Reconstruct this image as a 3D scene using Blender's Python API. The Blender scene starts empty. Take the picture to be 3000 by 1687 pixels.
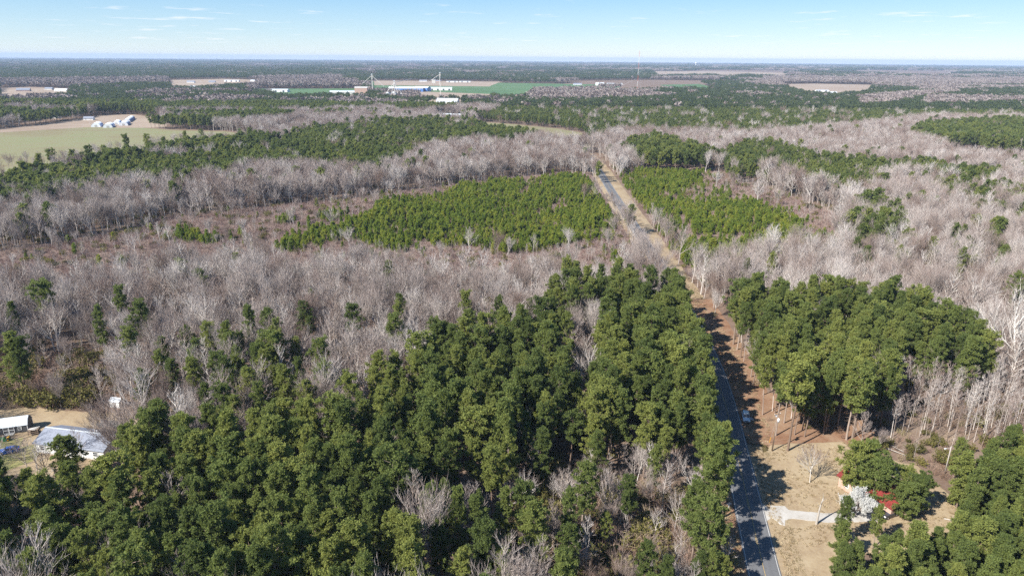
import bpy, bmesh, math, random
import numpy as np
from mathutils import Vector, Matrix

SC = bpy.context.scene
COL = SC.collection
R = math.radians

# ------------------------------------------------------------------ camera, sky, sun, exposure
CAM_H = 92.0
PITCH, ROLL = R(18.6), R(0.45)
cam_d = bpy.data.cameras.new('camera')
cam_d.lens = 24.0
cam_d.sensor_width = 36.0
cam_d.clip_start = 0.5
cam_d.clip_end = 90000.0
cam = bpy.data.objects.new('camera', cam_d)
COL.objects.link(cam)
cam.matrix_world = Matrix.Translation((0, 0, CAM_H)) @ Matrix.Rotation(R(90) - PITCH, 4, 'X') @ Matrix.Rotation(ROLL, 4, 'Z')
SC.camera = cam

SUN_EL = R(41.0)
SUN_TO = R(36.5)                    # heading the light travels towards, from +X to +Y
world = bpy.data.worlds.new('World')
SC.world = world
world.use_nodes = True
wn, wl = world.node_tree.nodes, world.node_tree.links
wn.clear()
w_out = wn.new('ShaderNodeOutputWorld')
w_bg = wn.new('ShaderNodeBackground')
w_bg.inputs['Strength'].default_value = 0.085
sky = wn.new('ShaderNodeTexSky')
sky.sky_type = 'NISHITA'
sky.sun_disc = False
sky.sun_elevation = SUN_EL
sun_from = SUN_TO + math.pi          # compass side the sun stands on
sky.sun_rotation = math.atan2(math.cos(sun_from), math.sin(sun_from))
sky.altitude = 100.0
sky.air_density = 1.0
sky.dust_density = 0.0
sky.ozone_density = 2.5
# clear late-winter air: pale at the horizon, deepening upwards, all the way round
tc = wn.new('ShaderNodeTexCoord')
sep = wn.new('ShaderNodeSeparateXYZ')
wl.new(tc.outputs['Generated'], sep.inputs[0])
sr = wn.new('ShaderNodeValToRGB')
e_ = sr.color_ramp.elements
e_[0].position, e_[0].color = 0.0, (0.69, 0.86, 1.0, 1)
e_[1].position, e_[1].color = 1.0, (0.05, 0.16, 0.44, 1)
for p_, c_ in ((0.03, (0.48, 0.75, 0.99)), (0.085, (0.21, 0.54, 0.94)), (0.25, (0.15, 0.40, 0.80))):
    q_ = e_.new(p_); q_.color = (*c_, 1)
wl.new(sep.outputs['Z'], sr.inputs[0])
sk_s = wn.new('ShaderNodeVectorMath'); sk_s.operation = 'SCALE'; sk_s.inputs['Scale'].default_value = 5.2
wl.new(sr.outputs[0], sk_s.inputs[0])
sky_gam = wn.new('ShaderNodeMix'); sky_gam.data_type = 'RGBA'
sky_gam.inputs[0].default_value = 0.72
wl.new(sky.outputs[0], sky_gam.inputs[6]); wl.new(sk_s.outputs[0], sky_gam.inputs[7])
# thin fair-weather clouds lying in a flat layer overhead, seen from below
zc = wn.new('ShaderNodeMath'); zc.operation = 'MAXIMUM'; zc.inputs[1].default_value = 0.0
wl.new(sep.outputs['Z'], zc.inputs[0])
za = wn.new('ShaderNodeMath'); za.operation = 'ADD'; za.inputs[1].default_value = 0.035
wl.new(zc.outputs[0], za.inputs[0])
dx = wn.new('ShaderNodeMath'); dx.operation = 'DIVIDE'
dy = wn.new('ShaderNodeMath'); dy.operation = 'DIVIDE'
wl.new(sep.outputs['X'], dx.inputs[0]); wl.new(za.outputs[0], dx.inputs[1])
wl.new(sep.outputs['Y'], dy.inputs[0]); wl.new(za.outputs[0], dy.inputs[1])
cmb = wn.new('ShaderNodeCombineXYZ')
wl.new(dx.outputs[0], cmb.inputs[0]); wl.new(dy.outputs[0], cmb.inputs[1])
cn = wn.new('ShaderNodeTexNoise')
cn.inputs['Scale'].default_value = 1.25; cn.inputs['Detail'].default_value = 7; cn.inputs['Roughness'].default_value = 0.62
wl.new(cmb.outputs[0], cn.inputs['Vector'])
cn2 = wn.new('ShaderNodeTexNoise')
cn2.inputs['Scale'].default_value = 0.22; cn2.inputs['Detail'].default_value = 2
wl.new(cmb.outputs[0], cn2.inputs['Vector'])
cadd = wn.new('ShaderNodeMath'); cadd.operation = 'MULTIPLY_ADD'; cadd.inputs[1].default_value = 0.35
wl.new(cn2.outputs['Fac'], cadd.inputs[0]); wl.new(cn.outputs['Fac'], cadd.inputs[2])
cr = wn.new('ShaderNodeMapRange'); cr.interpolation_type = 'SMOOTHSTEP'
cr.inputs['From Min'].default_value = 0.752; cr.inputs['From Max'].default_value = 0.92
cr.inputs['To Max'].default_value = 0.55
wl.new(cadd.outputs[0], cr.inputs['Value'])
cmix = wn.new('ShaderNodeMix'); cmix.data_type = 'RGBA'
wl.new(cr.outputs[0], cmix.inputs[0])
wl.new(sky_gam.outputs[2], cmix.inputs[6])
cmix.inputs[7].default_value = (6.2, 6.2, 6.5, 1)
wl.new(cmix.outputs[2], w_bg.inputs['Color'])
wl.new(w_bg.outputs[0], w_out.inputs['Surface'])

sun_d = bpy.data.lights.new('sun', 'SUN')
sun_d.energy = 5.0
sun_d.angle = R(0.53)
sun_d.color = (1.0, 0.95, 0.87)
sun = bpy.data.objects.new('sun', sun_d)
COL.objects.link(sun)
sun_dir = Vector((math.cos(SUN_TO) * math.cos(SUN_EL), math.sin(SUN_TO) * math.cos(SUN_EL), -math.sin(SUN_EL)))
sun.rotation_euler = sun_dir.to_track_quat('-Z', 'Y').to_euler()
sun.location = (-200, -200, 300)

SC.view_settings.view_transform = 'Standard'
SC.view_settings.look = 'None'
SC.view_settings.exposure = 1.08
SC.view_settings.gamma = 1.0
SC.view_settings.use_curve_mapping = False
SC.render.engine = 'CYCLES'
SC.cycles.use_denoising = False
SC.cycles.max_bounces = 5
SC.cycles.diffuse_bounces = 2
SC.cycles.glossy_bounces = 2
SC.cycles.transmission_bounces = 3
SC.cycles.volume_bounces = 0
SC.cycles.transparent_max_bounces = 6

# ------------------------------------------------------------------ helpers
def tag(o, label=None, cat=None, group=None, kind=None):
    if label: o['label'] = label
    if cat: o['category'] = cat
    if group: o['group'] = group
    if kind: o['kind'] = kind
    return o

def thing(name, label, cat, loc=(0, 0, 0), rz=0.0, group=None):
    o = bpy.data.objects.new(name, None)
    o.empty_display_size = 0.3
    COL.objects.link(o)
    o.location = loc
    o.rotation_euler = (0, 0, rz)
    return tag(o, label, cat, group)

def mesh_obj(name, verts, faces, mat, parent=None, link=True, smooth=False):
    me = bpy.data.meshes.new(name)
    me.from_pydata(verts, [], faces)
    if smooth:
        me.polygons.foreach_set('use_smooth', [True] * len(me.polygons))
    me.update()
    me.materials.append(mat)
    o = bpy.data.objects.new(name, me)
    if link: COL.objects.link(o)
    if parent: o.parent = parent
    return o

def np_mesh(name, v, f, mat, mat_idx=None):
    """triangle mesh from numpy arrays; mat may be a list"""
    me = bpy.data.meshes.new(name)
    n, k = len(v), len(f)
    me.vertices.add(n)
    me.vertices.foreach_set('co', np.asarray(v, np.float32).ravel())
    me.loops.add(k * 3)
    me.loops.foreach_set('vertex_index', np.asarray(f, np.int32).ravel())
    me.polygons.add(k)
    me.polygons.foreach_set('loop_start', np.arange(0, k * 3, 3, dtype=np.int32))
    try:
        me.polygons.foreach_set('loop_total', np.full(k, 3, np.int32))
    except Exception:
        pass
    for m in (mat if isinstance(mat, (list, tuple)) else [mat]):
        me.materials.append(m)
    if mat_idx is not None:
        me.polygons.foreach_set('material_index', np.asarray(mat_idx, np.int32))
    me.update(calc_edges=True)
    return me

class MB:
    """collects boxes, prisms, tubes into one mesh"""
    def __init__(s): s.v, s.f = [], []
    def box(s, c, d, rz=0.0, rx=0.0, ry=0.0):
        m = Matrix.Translation(c) @ Matrix.Rotation(rz, 4, 'Z') @ Matrix.Rotation(ry, 4, 'Y') @ Matrix.Rotation(rx, 4, 'X')
        b = len(s.v)
        for z in (-.5, .5):
            for x, y in ((-.5, -.5), (.5, -.5), (.5, .5), (-.5, .5)):
                s.v.append(tuple(m @ Vector((x * d[0], y * d[1], z * d[2]))))
        s.f += [(b, b+3, b+2, b+1), (b+4, b+5, b+6, b+7)] + [(b+i, b+(i+1) % 4, b+4+(i+1) % 4, b+4+i) for i in range(4)]
        return s
    def tube(s, a, b2, r0, r1=None, n=8, cap=True):
        r1 = r0 if r1 is None else r1
        a, b2 = Vector(a), Vector(b2)
        d = (b2 - a).normalized()
        u = d.orthogonal().normalized(); w = d.cross(u)
        b = len(s.v)
        for p, r in ((a, r0), (b2, r1)):
            for i in range(n):
                t = 2 * math.pi * i / n
                s.v.append(tuple(p + (u * math.cos(t) + w * math.sin(t)) * r))
        s.f += [(b+i, b+(i+1) % n, b+n+(i+1) % n, b+n+i) for i in range(n)]
        if cap:
            s.f.append(tuple(b + n - 1 - i for i in range(n))); s.f.append(tuple(b + n + i for i in range(n)))
        return s
    def poly_prism(s, pts, axis_a, axis_b):
        """pts: list of 3d points (planar loop); extruded from +axis_a to +axis_b offsets"""
        n = len(pts); b = len(s.v)
        for off in (axis_a, axis_b):
            for p in pts: s.v.append(tuple(Vector(p) + Vector(off)))
        s.f.append(tuple(range(b + n - 1, b - 1, -1))); s.f.append(tuple(range(b + n, b + 2 * n)))
        s.f += [(b+i, b+(i+1) % n, b+n+(i+1) % n, b+n+i) for i in range(n)]
        return s
    def build(s, name, mat, parent=None, smooth=False):
        return mesh_obj(name, s.v, s.f, mat, parent, smooth=smooth)

# ------------------------------------------------------------------ materials
def new_mat(name):
    m = bpy.data.materials.new(name); m.use_nodes = True
    nt = m.node_tree; nt.nodes.clear()
    out = nt.nodes.new('ShaderNodeOutputMaterial')
    return m, nt, out

def ramp(nt, fac, stops):
    r = nt.nodes.new('ShaderNodeValToRGB')
    e = r.color_ramp.elements
    e[0].position, e[0].color = stops[0][0], (*stops[0][1], 1)
    e[1].position, e[1].color = stops[-1][0], (*stops[-1][1], 1)
    for p, c in stops[1:-1]:
        k = e.new(p); k.color = (*c, 1)
    nt.links.new(fac, r.inputs[0])
    return r.outputs[0]

def noise(nt, scale, detail=4, rough=0.6, vec=None, dist=0.0):
    n = nt.nodes.new('ShaderNodeTexNoise')
    n.inputs['Scale'].default_value = scale; n.inputs['Detail'].default_value = detail
    n.inputs['Roughness'].default_value = rough; n.inputs['Distortion'].default_value = dist
    if vec is not None: nt.links.new(vec, n.inputs['Vector'])
    return n.outputs['Fac']

def mixc(nt, fac, a, b, mode='MIX'):
    m = nt.nodes.new('ShaderNodeMix'); m.data_type = 'RGBA'; m.blend_type = mode
    for sock, val in ((0, fac), (6, a), (7, b)):
        if isinstance(val, (int, float)): m.inputs[sock].default_value = val
        elif isinstance(val, tuple): m.inputs[sock].default_value = (*val, 1)
        else: nt.links.new(val, m.inputs[sock])
    return m.outputs[2]

def geo_pos(nt):
    return nt.nodes.new('ShaderNodeNewGeometry').outputs['Position']

def principled(nt, out, col, rough=0.8, metal=0.0, spec=0.3, bump=None, bump_d=0.05):
    p = nt.nodes.new('ShaderNodeBsdfPrincipled')
    if isinstance(col, tuple): p.inputs['Base Color'].default_value = (*col, 1)
    else: nt.links.new(col, p.inputs['Base Color'])
    p.inputs['Roughness'].default_value = rough
    p.inputs['Metallic'].default_value = metal
    p.inputs['Specular IOR Level'].default_value = spec
    if bump is not None:
        b = nt.nodes.new('ShaderNodeBump'); b.inputs['Distance'].default_value = bump_d
        b.inputs['Strength'].default_value = 1.0
        nt.links.new(bump, b.inputs['Height']); nt.links.new(b.outputs[0], p.inputs['Normal'])
    nt.links.new(p.outputs[0], out.inputs['Surface'])
    return p

def foliage_mat(name, stops, trans=0.35, patch=0.02):
    m, nt, out = new_mat(name)
    oi = nt.nodes.new('ShaderNodeObjectInfo')
    n1 = noise(nt, patch, 2, 0.5, geo_pos(nt))
    n2 = noise(nt, 0.9, 2, 0.6, geo_pos(nt))
    a = nt.nodes.new('ShaderNodeMath'); a.operation = 'MULTIPLY_ADD'
    nt.links.new(oi.outputs['Random'], a.inputs[0]); a.inputs[1].default_value = 0.55
    b = nt.nodes.new('ShaderNodeMath'); b.operation = 'MULTIPLY_ADD'
    nt.links.new(n1, b.inputs[0]); b.inputs[1].default_value = 0.5
    c = nt.nodes.new('ShaderNodeMath'); c.operation = 'MULTIPLY_ADD'
    nt.links.new(n2, c.inputs[0]); c.inputs[1].default_value = 0.45; c.inputs[2].default_value = -0.22
    nt.links.new(c.outputs[0], b.inputs[2]); nt.links.new(b.outputs[0], a.inputs[2])
    col = ramp(nt, a.outputs[0], stops)
    d = nt.nodes.new('ShaderNodeBsdfDiffuse'); t = nt.nodes.new('ShaderNodeBsdfTranslucent')
    nt.links.new(col, d.inputs[0]); nt.links.new(col, t.inputs[0])
    mx = nt.nodes.new('ShaderNodeMixShader'); mx.inputs[0].default_value = trans
    nt.links.new(d.outputs[0], mx.inputs[1]); nt.links.new(t.outputs[0], mx.inputs[2])
    nt.links.new(mx.outputs[0], out.inputs['Surface'])
    return m

def bark_mat(name, stops, scale=1.2):
    m, nt, out = new_mat(name)
    oi = nt.nodes.new('ShaderNodeObjectInfo')
    n1 = noise(nt, 0.025, 2, 0.5, geo_pos(nt))
    n2 = noise(nt, scale, 3, 0.6, geo_pos(nt))
    a = nt.nodes.new('ShaderNodeMath'); a.operation = 'MULTIPLY_ADD'
    nt.links.new(oi.outputs['Random'], a.inputs[0]); a.inputs[1].default_value = 0.95
    b = nt.nodes.new('ShaderNodeMath'); b.operation = 'MULTIPLY_ADD'
    nt.links.new(n1, b.inputs[0]); b.inputs[1].default_value = 0.4
    c = nt.nodes.new('ShaderNodeMath'); c.operation = 'MULTIPLY_ADD'
    nt.links.new(n2, c.inputs[0]); c.inputs[1].default_value = 0.3; c.inputs[2].default_value = -0.34
    nt.links.new(c.outputs[0], b.inputs[2]); nt.links.new(b.outputs[0], a.inputs[2])
    col = ramp(nt, a.outputs[0], stops)
    d = nt.nodes.new('ShaderNodeBsdfDiffuse')
    nt.links.new(col, d.inputs[0])
    nt.links.new(d.outputs[0], out.inputs['Surface'])
    return m

def plain_mat(name, col, rough=0.6, metal=0.0, spec=0.4, vary=0.12, nscale=1.5, bump=0.0):
    m, nt, out = new_mat(name)
    f = noise(nt, nscale, 4, 0.6, geo_pos(nt))
    lo = tuple(c * (1 - vary) for c in col); hi = tuple(min(1, c * (1 + vary)) for c in col)
    c = ramp(nt, f, [(0.3, lo), (0.7, hi)])
    principled(nt, out, c, rough, metal, spec, f if bump else None, bump)
    return m

PINE = foliage_mat('pine_needles', [(0.1, (0.092, 0.125, 0.042)), (0.5, (0.178, 0.218, 0.066)), (0.95, (0.295, 0.312, 0.086))], 0.5)
PINE_FAR = foliage_mat('pine_needles_far', [(0.1, (0.060, 0.084, 0.038)), (0.5, (0.086, 0.112, 0.045)), (0.95, (0.120, 0.142, 0.054))], 0.45, patch=0.004)
YOUNG = foliage_mat('young_pine_needles', [(0.1, (0.125, 0.185, 0.032)), (0.5, (0.215, 0.275, 0.048)), (0.95, (0.37, 0.375, 0.068))], 0.45)
BARK_PINE = bark_mat('pine_bark', [(0.1, (0.17, 0.12, 0.09)), (0.9, (0.30, 0.24, 0.20))], 3.0)
BARK = bark_mat('grey_twig_bark', [(0.05, (0.24, 0.19, 0.16)), (0.4, (0.37, 0.32, 0.29)), (0.7, (0.48, 0.435, 0.40)), (0.98, (0.64, 0.60, 0.56))])
TWIG = bark_mat('twig_bark', [(0.05, (0.20, 0.142, 0.12)), (0.4, (0.30, 0.245, 0.222)), (0.7, (0.37, 0.32, 0.297)), (0.98, (0.47, 0.425, 0.40))])
BARK_FAR = bark_mat('far_twig_bark', [(0.05, (0.15, 0.118, 0.108)), (0.5, (0.225, 0.188, 0.176)), (0.95, (0.31, 0.268, 0.25))])
BRUSHM = bark_mat('brush_twigs', [(0.05, (0.15, 0.095, 0.06)), (0.35, (0.26, 0.175, 0.14)), (0.65, (0.33, 0.25, 0.19)), (0.95, (0.26, 0.23, 0.10))], 0.3)
RED_BRUSH = bark_mat('red_brush_twigs', [(0.05, (0.20, 0.13, 0.11)), (0.5, (0.28, 0.20, 0.18)), (0.95, (0.35, 0.28, 0.235))], 0.2)
OLIVE = foliage_mat('olive_shrub_leaves', [(0.1, (0.085, 0.085, 0.03)), (0.5, (0.16, 0.15, 0.05)), (0.95, (0.25, 0.22, 0.07))])
BLOSSOM = foliage_mat('white_blossom', [(0.1, (0.45, 0.45, 0.43)), (0.9, (0.68, 0.68, 0.66))], 0.3)

def ground_mat(name, cols, s1=0.05, s2=0.8, bump_d=0.06, streak=None):
    m, nt, out = new_mat(name)
    pos = geo_pos(nt)
    a = noise(nt, s1, 5, 0.65, pos, 0.6)
    b = noise(nt, s2, 6, 0.7, pos)
    ab = nt.nodes.new('ShaderNodeMath'); ab.operation = 'MULTIPLY_ADD'
    nt.links.new(b, ab.inputs[0]); ab.inputs[1].default_value = 0.6
    sb = nt.nodes.new('ShaderNodeMath'); sb.operation = 'SUBTRACT'; sb.inputs[1].default_value = 0.3
    nt.links.new(a, sb.inputs[0]); nt.links.new(sb.outputs[0], ab.inputs[2])
    fac = ab.outputs[0]
    if streak:
        mp = nt.nodes.new('ShaderNodeMapping')
        mp.inputs['Rotation'].default_value = (0, 0, streak[0]); mp.inputs['Scale'].default_value = streak[1]
        nt.links.new(pos, mp.inputs[0])
        s = noise(nt, 1.0, 3, 0.6, mp.outputs[0])
        ad = nt.nodes.new('ShaderNodeMath'); ad.operation = 'MULTIPLY_ADD'; ad.inputs[1].default_value = streak[2]
        s0 = nt.nodes.new('ShaderNodeMath'); s0.operation = 'SUBTRACT'; s0.inputs[1].default_value = 0.5
        nt.links.new(s, s0.inputs[0]); nt.links.new(s0.outputs[0], ad.inputs[0]); nt.links.new(fac, ad.inputs[2])
        fac = ad.outputs[0]
    n = len(cols)
    c = ramp(nt, fac, [(0.25 + 0.5 * i / (n - 1), cc) for i, cc in enumerate(cols)])
    principled(nt, out, c, 0.95, 0, 0.1, b, bump_d)
    return m

LITTER = ground_mat('forest_litter', [(0.095, 0.064, 0.047), (0.15, 0.103, 0.077), (0.185, 0.135, 0.102), (0.22, 0.172, 0.132)], 0.03, 1.2, 0.12)
STRAW = ground_mat('pine_straw', [(0.14, 0.072, 0.043), (0.20, 0.112, 0.068), (0.245, 0.158, 0.103), (0.27, 0.205, 0.138)], 0.10, 1.5, 0.05)
DRYGRASS = ground_mat('dry_grass', [(0.19, 0.130, 0.082), (0.265, 0.20, 0.128), (0.315, 0.248, 0.162), (0.34, 0.28, 0.19)], 0.09, 1.6, 0.05)
GRAVEL = ground_mat('pale_gravel', [(0.27, 0.245, 0.21), (0.37, 0.35, 0.32), (0.43, 0.415, 0.39)], 0.2, 2.5, 0.03)
WEEDS = ground_mat('ditch_weeds', [(0.06, 0.045, 0.025), (0.15, 0.12, 0.06), (0.26, 0.21, 0.12)], 0.5, 3.0, 0.1)
FIELD_GREEN = ground_mat('winter_crop', [(0.18, 0.142, 0.086), (0.20, 0.192, 0.107), (0.175, 0.196, 0.094)], 0.006, 0.12, 0.05, (R(12), (0.004, 0.05, 1), 0.6))
CROP = ground_mat('bright_crop', [(0.06, 0.115, 0.05), (0.08, 0.145, 0.062), (0.11, 0.16, 0.08)], 0.004, 0.05, 0.05, (R(5), (0.002, 0.02, 1), 0.4))
TAN = ground_mat('bare_soil', [(0.235, 0.175, 0.13), (0.285, 0.225, 0.175), (0.33, 0.27, 0.21)], 0.006, 0.15, 0.05, (R(8), (0.004, 0.05, 1), 0.5))
CUTOVER = ground_mat('cutover_ground', [(0.12, 0.082, 0.064), (0.175, 0.122, 0.10), (0.215, 0.16, 0.13), (0.25, 0.20, 0.155)], 0.03, 0.7, 0.12)
LAWN = ground_mat('thin_lawn', [(0.30, 0.23, 0.13), (0.26, 0.24, 0.10), (0.20, 0.22, 0.07)], 0.12, 1.5, 0.05)
def asphalt():
    m, nt, out = new_mat('worn_asphalt')
    pos = geo_pos(nt)
    a = noise(nt, 0.18, 5, 0.7, pos, 0.8); b = noise(nt, 18.0, 3, 0.7, pos)
    c = ramp(nt, a, [(0.3, (0.100, 0.103, 0.110)), (0.7, (0.142, 0.144, 0.150))])
    at = nt.nodes.new('ShaderNodeAttribute'); at.attribute_name = 'across'
    tr = ramp(nt, at.outputs['Fac'], [(0.0, (0.88, 0.88, 0.88)), (0.22, (1.12, 1.12, 1.12)), (0.45, (0.92, 0.92, 0.92)), (0.68, (1.12, 1.12, 1.12)), (0.90, (0.95, 0.95, 0.95)), (1.0, (1.2, 1.18, 1.12))])
    c = mixc(nt, 0.8, c, tr, 'MULTIPLY')
    vo = nt.nodes.new('ShaderNodeTexVoronoi'); vo.feature = 'DISTANCE_TO_EDGE'; vo.inputs['Scale'].default_value = 0.16
    w = nt.nodes.new('ShaderNodeVectorMath'); w.operation = 'ADD'
    nz = nt.nodes.new('ShaderNodeTexNoise'); nz.inputs['Scale'].default_value = 0.6; nt.links.new(pos, nz.inputs['Vector'])
    sc = nt.nodes.new('ShaderNodeVectorMath'); sc.operation = 'SCALE'; sc.inputs['Scale'].default_value = 3.0
    nt.links.new(nz.outputs['Color'], sc.inputs[0]); nt.links.new(pos, w.inputs[0]); nt.links.new(sc.outputs[0], w.inputs[1])
    nt.links.new(w.outputs[0], vo.inputs['Vector'])
    ck = ramp(nt, vo.outputs['Distance'], [(0.0, (0.45, 0.45, 0.46)), (0.012, (1, 1, 1))])
    c = mixc(nt, 0.7, c, ck, 'MULTIPLY')
    c = mixc(nt, 0.3, c, ramp(nt, b, [(0.3, (0.06, 0.061, 0.065)), (0.7, (0.16, 0.16, 0.165))]))
    principled(nt, out, c, 0.85, 0, 0.25, b, 0.01)
    return m
ASPHALT = asphalt()
PAINT_W = plain_mat('white_road_paint', (0.46, 0.455, 0.44), 0.7, vary=0.25, nscale=3)
PAINT_Y = plain_mat('yellow_road_paint', (0.42, 0.29, 0.10), 0.7, vary=0.25, nscale=3)
WHITE = plain_mat('white_siding', (0.70, 0.70, 0.69), 0.6, vary=0.05)
OFFWHITE = plain_mat('offwhite_panel', (0.50, 0.48, 0.45), 0.6, vary=0.08)
METAL_ROOF = plain_mat('pale_metal_roof', (0.52, 0.56, 0.60), 0.42, 0.0, 0.5, 0.06)
GLASS = plain_mat('window_glass', (0.05, 0.06, 0.075), 0.12, 0.0, 0.6, 0.05)
SHINGLE = plain_mat('grey_shingles', (0.20, 0.22, 0.27), 0.8, vary=0.22, nscale=2.5, bump=0.03)
DARKSIDE = plain_mat('charcoal_siding', (0.075, 0.075, 0.08), 0.7, vary=0.12)
REDROOF = plain_mat('red_metal_roof', (0.16, 0.022, 0.018), 0.65, vary=0.35)
REDWALL = plain_mat('red_painted_wall', (0.36, 0.05, 0.04), 0.7, vary=0.12)
BLUEMETAL = plain_mat('blue_sheet_metal', (0.10, 0.22, 0.52), 0.5, vary=0.10)
SILO = plain_mat('galvanised_steel', (0.55, 0.57, 0.60), 0.45, 0.3, 0.5, 0.08)
BRICK = plain_mat('pale_brick', (0.45, 0.30, 0.24), 0.85, vary=0.15)
TARP = plain_mat('white_tunnel_film', (0.82, 0.84, 0.86), 0.5, vary=0.04)
SHADE_BLUE = plain_mat('tunnel_side_shade', (0.10, 0.16, 0.34), 0.5, vary=0.10)  # blue shade on the white film, put into the colour of one side
WOODPOLE = plain_mat('weathered_pole_wood', (0.20, 0.145, 0.105), 0.9, vary=0.2)
GREYPOLE = plain_mat('grey_pole_wood', (0.36, 0.33, 0.30), 0.9, vary=0.15)
GALV = plain_mat('transformer_paint', (0.62, 0.63, 0.65), 0.45, 0.1, 0.5, 0.05)
YELLOWP = plain_mat('yellow_plastic', (0.75, 0.42, 0.03), 0.5, vary=0.08)
RUBBER = plain_mat('tyre_rubber', (0.02, 0.02, 0.021), 0.85)
RIM = plain_mat('alloy_rim', (0.50, 0.51, 0.53), 0.35, 0.7, 0.5)
SILVER = plain_mat('silver_car_paint', (0.62, 0.65, 0.69), 0.28, 0.35, 0.6, 0.02)
BLUEPAINT = plain_mat('blue_car_paint', (0.02, 0.10, 0.40), 0.22, 0.2, 0.7, 0.05)
BLACKPAINT = plain_mat('black_car_paint', (0.035, 0.04, 0.05), 0.2, 0.2, 0.7, 0.05)
LAMPGLASS = plain_mat('lamp_lens', (0.80, 0.80, 0.78), 0.15, 0, 0.6, 0.02)
TAIL = plain_mat('tail_lens', (0.35, 0.02, 0.02), 0.2, 0, 0.6, 0.05)
MASTRED = plain_mat('red_mast_paint', (0.50, 0.10, 0.06), 0.6)
DEADWOOD = plain_mat('dead_wood', (0.34, 0.31, 0.275), 0.9, vary=0.15)

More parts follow.
